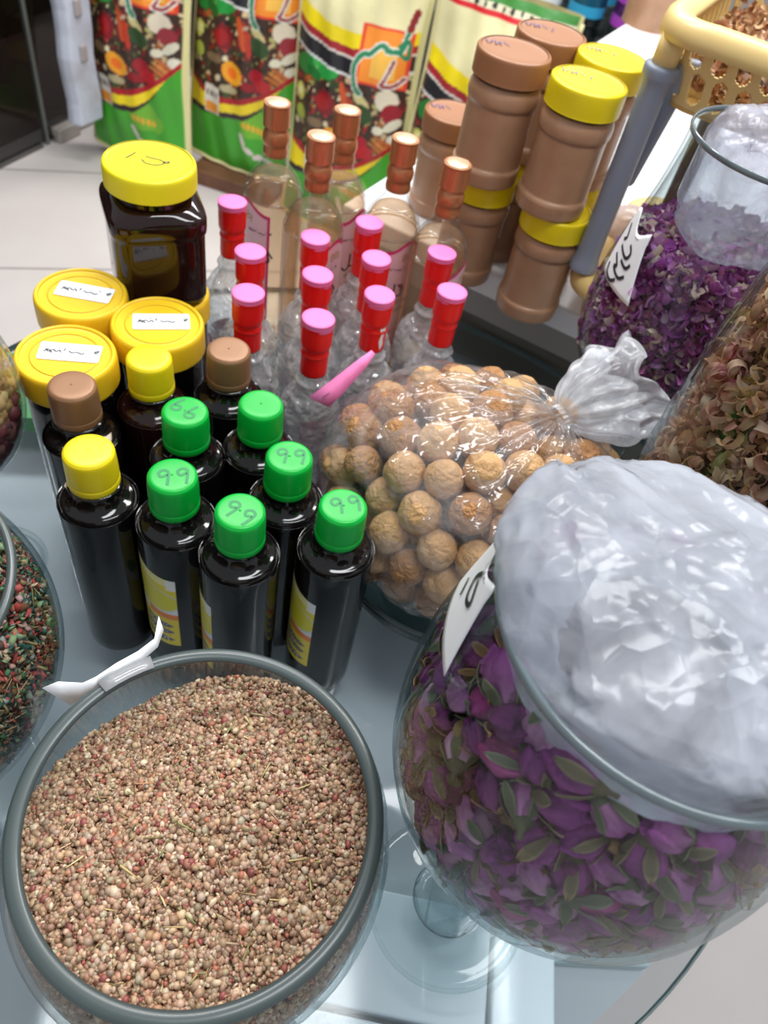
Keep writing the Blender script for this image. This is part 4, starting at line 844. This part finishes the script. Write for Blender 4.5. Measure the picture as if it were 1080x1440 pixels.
def bud(seed):
    r = np.random.default_rng(seed); base, tip = PAL[seed % len(PAL)]; base = np.array(base); tip = np.array(tip)
    L = .0205+.004*r.random(); R = .0080+.0014*r.random(); nz_, na = 26, 44; V = []; col = []; ph_ = r.random()*6
    for i in range(nz_+1):
        q = i/nz_; pr_ = math.sin(PI*min(1, q*.84+.06))**.72*(1-.10*q)
        for k in range(na):
            a = 2*PI*k/na; sw = a*3+ph_-q*3.2; fold = ((sw/(2*PI)) % 1); e = .20*fold**2+.05*math.sin(5*a+9*q+ph_)*q
            rr = R*pr_*(1+e*(.35+q)); rr *= 1+(.05+.10*q)*noise.noise(Vector((math.cos(a)*3.5, math.sin(a)*3.5, q*5+seed*3))); V.append((rr*math.cos(a), rr*math.sin(a), L*q+(.0012*math.sin(3*a+ph_) if q > .9 else 0)))
            vein = .85+.25*noise.noise(Vector((math.cos(a)*6, math.sin(a)*6, q*2+seed))); cc = (base*(1-q)+tip*q)*vein*(.72+.5*fold); col.append(cc)
    F = [(i*na+k, i*na+(k+1) % na, (i+1)*na+(k+1) % na, (i+1)*na+k) for i in range(nz_) for k in range(na)]; V.append((0, 0, L*.80)); col.append(tip*.55); F += [(nz_*na+k, nz_*na+(k+1) % na, len(V)-1) for k in range(na)]
    V = np.array(V)-np.array([0, 0, L/2]); b = G().add(V, F, np.clip(np.array(col), 0, 1)).obj('rosebud', petal_m)
    g = G(); gr = np.array([(.15, .155, .095), (.20, .16, .10), (.115, .13, .075), (.30, .16, .075), (.18, .185, .13)][seed % 5])
    v, f = lathe(smoothp([(0, -.006), (.0014, -.0055), (.0016, -.003), (.0034, -.001), (.0050, .0016), (.0046, .004)], 3), 16); g.add(np.array(v)-np.array([0, 0, L/2]), f, gr*.8)
    for s in range(5):
        a0 = 2*PI*s/5+ph_; ln = .34+.42*r.random(); wd_ = .26+.15*r.random(); curl = r.random()*.8-.15; vs = []; cs_ = []
        for i in range(11):
            q = i/10*ln; p_ = math.sin(PI*min(1, q*.84+.06))**.72*(1-.10*q); w_ = wd_*math.sin(PI*min(1, (i/10)*.85+.13))**.9*(1-.2*i/10)*.92
            out = .0007+.0035*max(0, i/10-.55)*curl*3
            for j in (-1, -.5, 0, .5, 1):
                a = a0+j*w_; rr = max(R*p_*1.17, .0022)+out+.0006*abs(j); vs.append((rr*math.cos(a), rr*math.sin(a), L*q-L/2+.0005)); cs_.append(gr*(1.0 if abs(j) < 1 else 1.7)*(.8+.4*i/10))
        g.add(vs, [(i*5+j, i*5+j+1, i*5+j+6, i*5+j+5) for i in range(10) for j in range(4)], np.clip(np.array(cs_), 0, 1))
    o = g.obj('calyx', sepal_m, b); md = o.modifiers.new('s', 'SOLIDIFY'); md.thickness = .0003; return b
buds = [bud(s) for s in range(8)]
UP = Vector((0, 0, 1))
for i, p in enumerate(BP):
    o = buds[i] if i < len(buds) else copy_tree(buds[i % len(buds)])
    nrm = Vector((p[0], p[1], .3*(p[2]-.33))).normalized(); rv = Vector(RNG.normal(size=3)); tng = (rv-nrm*rv.dot(nrm)).normalized(); ax = (tng+nrm*float(RNG.normal()*.38)).normalized()
    o.location = (RX+p[0], RY+p[1], p[2]); o.rotation_mode = 'QUATERNION'; o.rotation_quaternion = ax.to_track_quat('Z', 'Y'); s = .80+.26*float(RNG.random()); o.scale = (s, s, s)
    tag(o, 'dried purple rosebud with greenish sepals packed in the tall footed jar', 'rosebud', 'dried rosebuds in the front right jar')
r = np.random.default_rng(12); n = 4200; a = 2*PI*r.random(n); z = .236+.175*r.random(n); R = np.interp(z, rz, rr2)-.009-.020*r.random(n)**.8
o = scatter('rosebud_crumbs', 'petal', np.c_[RX+R*np.cos(a), RY+R*np.sin(a), z], (.003, .010), [(.15, .12, .06), (.28, .17, .08), (.22, .04, .14), (.30, .08, .20), (.08, .05, .04), (.12, .02, .08), (.34, .20, .10)], V_petal, seed=14)  # dark crumb tones also paint shade into the gaps between buds
tag(o, 'crumbled petals and leaves between the dried rosebuds', 'petal crumbs', kind='stuff')
v, f = lathe(smoothp([(0, .242), (.05, .25), (.068, .28), (.075, .33), (.070, .38), (.062, .405), (0, .412)], 4), 48); G().add([(x+RX, y+RY, z) for x, y, z in v], f).obj('crumb_core', pbr('painted_gap_shade', (.045, .022, .025), .9, bump=(300, 1., .003)), o)  # added filler, its near-black colour painting the shade deep between the buds
# milky bag stuffed in the mouth of the rosebud jar
def rb_warp(p, d):
    c = Vector((0, 0, 0)); q = Vector(p)
    if q.z < .010:
        k = math.hypot(q.x+.0-.004, q.y-.0); lim = .0735
        if k > lim and q.z < -.002: q.x *= lim/k; q.y *= lim/k
    return q
o = blob('plastic_bag', film_white, (.080, .082, .036), 6, .17, 13, 5, warp=None)
for v_ in o.data.vertices:
    q = v_.co; k = math.hypot(q.x, q.y)+1e-9; out = max(0, (-.86*q.x+.50*q.y)/k); hi = min(1, max(0, (q.z-.002)/.008))
    lim = .0715+.0135*out**.7*hi
    if k > lim: q.x *= lim/k; q.y *= lim/k
    q.z = max(q.z, -.046)
o.location = (.127, .183, .441)
tag(o, 'crumpled milky plastic bag stuffed in the mouth of the rosebud jar', 'bag')
# tag on the rosebud jar
def on_jar(cx, cy, prof, a, z, off=.0012): R = float(rad_at(prof, z))+off; a = math.radians(a); return (cx+R*math.cos(a), cy+R*math.sin(a), z)
def jar_label(name, label, cx, cy, prof, a0, a1, z0, z1, strokes, cut=.0):
    nu, nv = 14, 14; V = []
    for j in range(nv+1):
        for i in range(nu+1):
            u, v = i/nu, j/nv; V.append(on_jar(cx, cy, prof, a0+(a1-a0)*u+cut*(v-.5), z0+(z1-z0)*v+.006*math.sin(u*7)*(v > .9)))
    o = G().add(V, [(j*(nu+1)+i, j*(nu+1)+i+1, (j+1)*(nu+1)+i+1, (j+1)*(nu+1)+i) for j in range(nv) for i in range(nu)]).obj(name, white_paper); md = o.modifiers.new('s', 'SOLIDIFY'); md.thickness = .0003
    def mp(u, v): return on_jar(cx, cy, prof, a0+(a1-a0)*u+cut*(v-.5), z0+(z1-z0)*v, .0018)
    stroke_mesh(strokes, .05, mp).obj('handwriting', ink, o, smooth=False)
    return tag(o, label, 'label')
WR2 = [[(.2, .85), (.35, .7), (.25, .62)], [(.3, .55), (.6, .5), (.7, .62), (.6, .7)], [(.25, .40), (.45, .30), (.35, .25), (.6, .2), (.75, .3)], [(.5, .42), (.7, .40), (.8, .5)], [(.15, .2), (.2, .08), (.4, .05), (.55, .14)]]
jar_label('price_label', 'white handwritten label on the upper left side of the rosebud jar', RX, RY, ROSE_O, 158, 190, .402, .445, [[(.62, .80), (.5, .62), (.62, .5), (.78, .6), (.62, .72)], [(.3, .4), (.42, .3)]], -10)

# ------------------------------------------------------------------ petal jar
PX, PY = .250, .690
PETAL_O = [(0, .165), (.035, .168), (.072, .190), (.094, .225), (.1015, .265), (.099, .305), (.091, .345), (.082, .385), (.0765, .425), (.0755, .447)]
goblet('petal_jar', 'tall footed glass jar of shredded purple rose petals behind the lime bag', 'jar', PX, PY, PETAL_O, .0755, .448, rimw=.003, rimmat=glass_rim_pale)
PO = smoothp(PETAL_O, 6); pz = np.array([p[1] for p in PO]); pr2 = np.array([p[0] for p in PO])
r = np.random.default_rng(21); n = 9500; a = 2*PI*r.random(n); z = .175+.178*r.random(n); k = r.random(n) < .2; z[k] = .345+.012*r.random(k.sum())
R = (np.interp(z, pz, pr2)-.007)*np.where(k, np.sqrt(r.random(n)), 1)-np.where(k, 0, .010*r.random(n)); ppal = [(.42, .13, .40), (.36, .08, .32), (.58, .27, .54), (.32, .06, .22), (.70, .54, .48), (.74, .60, .50), (.44, .12, .30), (.55, .30, .46), (.22, .04, .18), (.48, .16, .46)]
o = scatter('rose_petals', 'petal', np.c_[PX+R*np.cos(a), PY+R*np.sin(a), z], (.005, .0145), ppal, V_petal, seed=22, jit=.3, smooth=True)
tag(o, 'shredded purple and cream dried rose petals filling the jar behind the limes', 'dried petals', kind='stuff')
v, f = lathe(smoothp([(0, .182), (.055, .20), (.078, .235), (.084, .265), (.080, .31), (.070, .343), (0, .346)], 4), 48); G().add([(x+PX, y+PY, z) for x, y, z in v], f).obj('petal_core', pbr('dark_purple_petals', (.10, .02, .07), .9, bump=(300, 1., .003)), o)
o = blob('plastic_bag', film_pale, (.068, .066, .050), 6, .20, 17, 9)
for v_ in o.data.vertices:
    q = v_.co; k = math.hypot(q.x, q.y); lim = .066 if q.z > -.02 else .070
    if q.z < .028 and k > lim: q.x *= lim/k; q.y *= lim/k
    if q.z > 0 and q.x < -.01: q.z *= 1.45
o.location = (PX+.004, PY, .402); tag(o, 'crumpled pale plastic bag stuffed in the petal jar', 'bag')
jar_label('price_label', 'white handwritten label on the left side of the petal jar', PX, PY, PETAL_O, 176, 212, .312, .366, WR2, -14)

# ------------------------------------------------------------------ curled flower jar
CX, CY = .288, .412
CURL_O = [(0, .170), (.045, .174), (.085, .200), (.105, .240), (.1125, .300), (.1125, .360), (.110, .420), (.104, .470), (.098, .500)]
goblet('dried_flower_jar', 'large footed glass jar of tan curled dried flowers at the right edge', 'jar', CX, CY, CURL_O, .098, .502, rimw=.003, rimmat=glass_rim_pale)
CO = smoothp(CURL_O, 6); cz = np.array([p[1] for p in CO]); cr2 = np.array([p[0] for p in CO])
cpal = [(.72, .40, .23), (.82, .51, .32), (.58, .30, .17), (.76, .44, .28), (.88, .62, .42), (.68, .35, .22), (.60, .42, .20), (.76, .38, .28)]
r = np.random.default_rng(31); n = 6500; a = 2*PI*r.random(n); z = .185+.285*r.random(n); R = np.interp(z, cz, cr2)-.010-.016*r.random(n); k = r.random(n) < .2; z[k] = .462+.016*r.random(k.sum()); R[k] = R[k]*np.sqrt(r.random(k.sum()))
o = scatter('curled_flowers', 'ribbon', np.c_[CX+R*np.cos(a), CY+R*np.sin(a), z], (.011, .022), cpal, V_petal, seed=32, jit=.3, smooth=True)
tag(o, 'mass of curled tan dried flower pieces filling the right-hand jar', 'dried flowers', kind='stuff')
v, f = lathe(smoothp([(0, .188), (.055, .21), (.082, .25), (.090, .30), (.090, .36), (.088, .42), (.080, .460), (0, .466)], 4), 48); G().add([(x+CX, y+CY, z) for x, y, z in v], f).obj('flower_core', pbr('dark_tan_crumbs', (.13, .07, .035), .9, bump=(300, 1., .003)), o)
rv, rf = shards_mesh('ribbon')
cur = []
for s in range(6):
    q = rv.copy(); q[:, 1] *= .8+.15*s; cc = np.array(cpal[s])*1.08; shade = .85+.3*np.linspace(0, 1, len(q))[:, None]
    ob = G().add(q*.0215, rf, np.clip(cc*shade, 0, 1)).obj('curled_dried_flower', V_petal); md = ob.modifiers.new('s', 'SOLIDIFY'); md.thickness = .0004; cur.append(ob)
r = np.random.default_rng(33)
for i in range(300):
    o = cur[i] if i < 6 else cur[i % 6].copy()
    if i >= 6: C.objects.link(o)
    a = math.radians(150+130*r.random()); z = .225+.24*r.random(); R = float(np.interp(z, cz, cr2))-.0125-.002*r.random(); o.location = (CX+R*math.cos(a), CY+R*math.sin(a), z); o.rotation_euler = r.random(3)*6.28; o.scale = (float(.55+.45*r.random()),)*3
    tag(o, 'curled tan dried flower pressed against the glass of the right-hand jar', 'dried flower', 'curled dried flowers in the right-hand jar')

# ------------------------------------------------------------------ jars at the left edge
HX, HY = -.298, .188
HERB_O = [(0, .100), (.035, .103), (.075, .122), (.1, .152), (.113, .185), (.116, .220), (.111, .250), (.100, .280)]
goblet('herb_bowl', 'round footed glass bowl of mixed coloured herbs at the left edge', 'bowl', HX, HY, HERB_O, .0985, .281, rimw=.006)
HO = smoothp(HERB_O, 6); hz = np.array([p[1] for p in HO]); hr = np.array([p[0] for p in HO])
r = np.random.default_rng(41); n = 24000; a = 2*PI*r.random(n); z = .108+.15*r.random(n); R = np.interp(z, hz, hr)-.0065-.006*r.random(n); k = r.random(n) < .25; z[k] = .254+.006*r.random(k.sum()); R[k] = (np.interp(z[k], hz, hr)-.008)*np.sqrt(r.random(k.sum()))
hp = [(.42, .06, .05), (.55, .15, .11), (.09, .20, .09), (.22, .32, .16), (.52, .34, .18), (.03, .11, .09), (.58, .12, .10), (.50, .38, .26), (.24, .10, .05), (.30, .30, .27), (.10, .05, .04), (.52, .30, .26), (.05, .12, .10)]
o = scatter('herb_flakes', 'chip', np.c_[HX+R*np.cos(a), HY+R*np.sin(a), z], (.0025, .0078), hp, V_stuff, seed=42, jit=.35)
tag(o, 'red, green and tan herb flakes filling the bowl at the left edge', 'herb mix', kind='stuff')
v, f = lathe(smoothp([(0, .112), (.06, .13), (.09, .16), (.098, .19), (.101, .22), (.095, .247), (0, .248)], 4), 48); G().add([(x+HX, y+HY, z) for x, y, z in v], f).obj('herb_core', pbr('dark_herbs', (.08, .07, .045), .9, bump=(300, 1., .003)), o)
n = 500; a = 2*PI*r.random(n); z = .12+.13*r.random(n); R = np.interp(z, hz, hr)-.0068
o = scatter('herb_stems', 'stick', np.c_[HX+R*np.cos(a), HY+R*np.sin(a), z], (.008, .022), [(.50, .34, .16), (.42, .30, .12), (.55, .42, .24)], V_stuff, seed=43)
me = o.data; co_ = np.empty(len(me.vertices)*3, 'f'); me.vertices.foreach_get('co', co_); co_ = co_.reshape(-1, 8, 3); cen = co_.mean(1, keepdims=True); d = co_-cen; nr = cen-np.array([HX, HY, .2]); nr /= np.linalg.norm(nr, axis=2, keepdims=True); d -= nr*(d*nr).sum(2, keepdims=True)*.85; me.vertices.foreach_set('co', (cen+d).ravel())
tag(o, 'short tan stem pieces among the coloured herb flakes', 'stems', kind='stuff')
FX, FY = -.372, .392
FR_O = [(0, .150), (.025, .152), (.052, .172), (.066, .200), (.070, .230), (.067, .262), (.058, .290), (.052, .305)]
goblet('dried_fruit_jar', 'small footed glass jar of dried fruit cut off by the left edge', 'jar', FX, FY, FR_O, .052, .306, foot_r=.045, rimw=.003)
r = np.random.default_rng(51); n = 900; a = 2*PI*r.random(n); z = .160+.105*r.random(n); R = np.interp(z, [p[1] for p in smoothp(FR_O, 6)], [p[0] for p in smoothp(FR_O, 6)])-.0125; top = z > .225
T = np.c_[FX+R*np.cos(a), FY+R*np.sin(a), z]
o = scatter('dried_berries', (iv, if_), T[~top], (.006, .010), [(.20, .04, .05), (.12, .03, .04), (.26, .09, .09)], V_grain, seed=52, smooth=True); tag(o, 'dark red dried berries in the lower part of the small left-edge jar', 'dried berries', kind='stuff')
o = scatter('dried_fruit_pieces', (iv, if_), T[top], (.006, .010), [(.52, .30, .12), (.42, .22, .08), (.60, .38, .18)], V_grain, seed=53, smooth=True); tag(o, 'tan dried fruit pieces in the upper part of the small left-edge jar', 'dried fruit', kind='stuff')
t = thing('green_tray', 'green plastic tray at the table edge behind the left jars', 'tray', (-.445, .628, 0), .25)
G().box(-.045, .045, -.045, .06, 0, .004).obj('tray_bottom', green_plastic, t, smooth=False)
for (a, b, c, d) in ((-.05, -.045, -.05, .065), (.045, .05, -.05, .065), (-.045, .045, -.05, -.045), (-.045, .045, .06, .065)): G().box(a, b, c, d, 0, .022).obj('side_wall', green_plastic, t, smooth=False, bevel=.001)
bpy.context.view_layer.update()
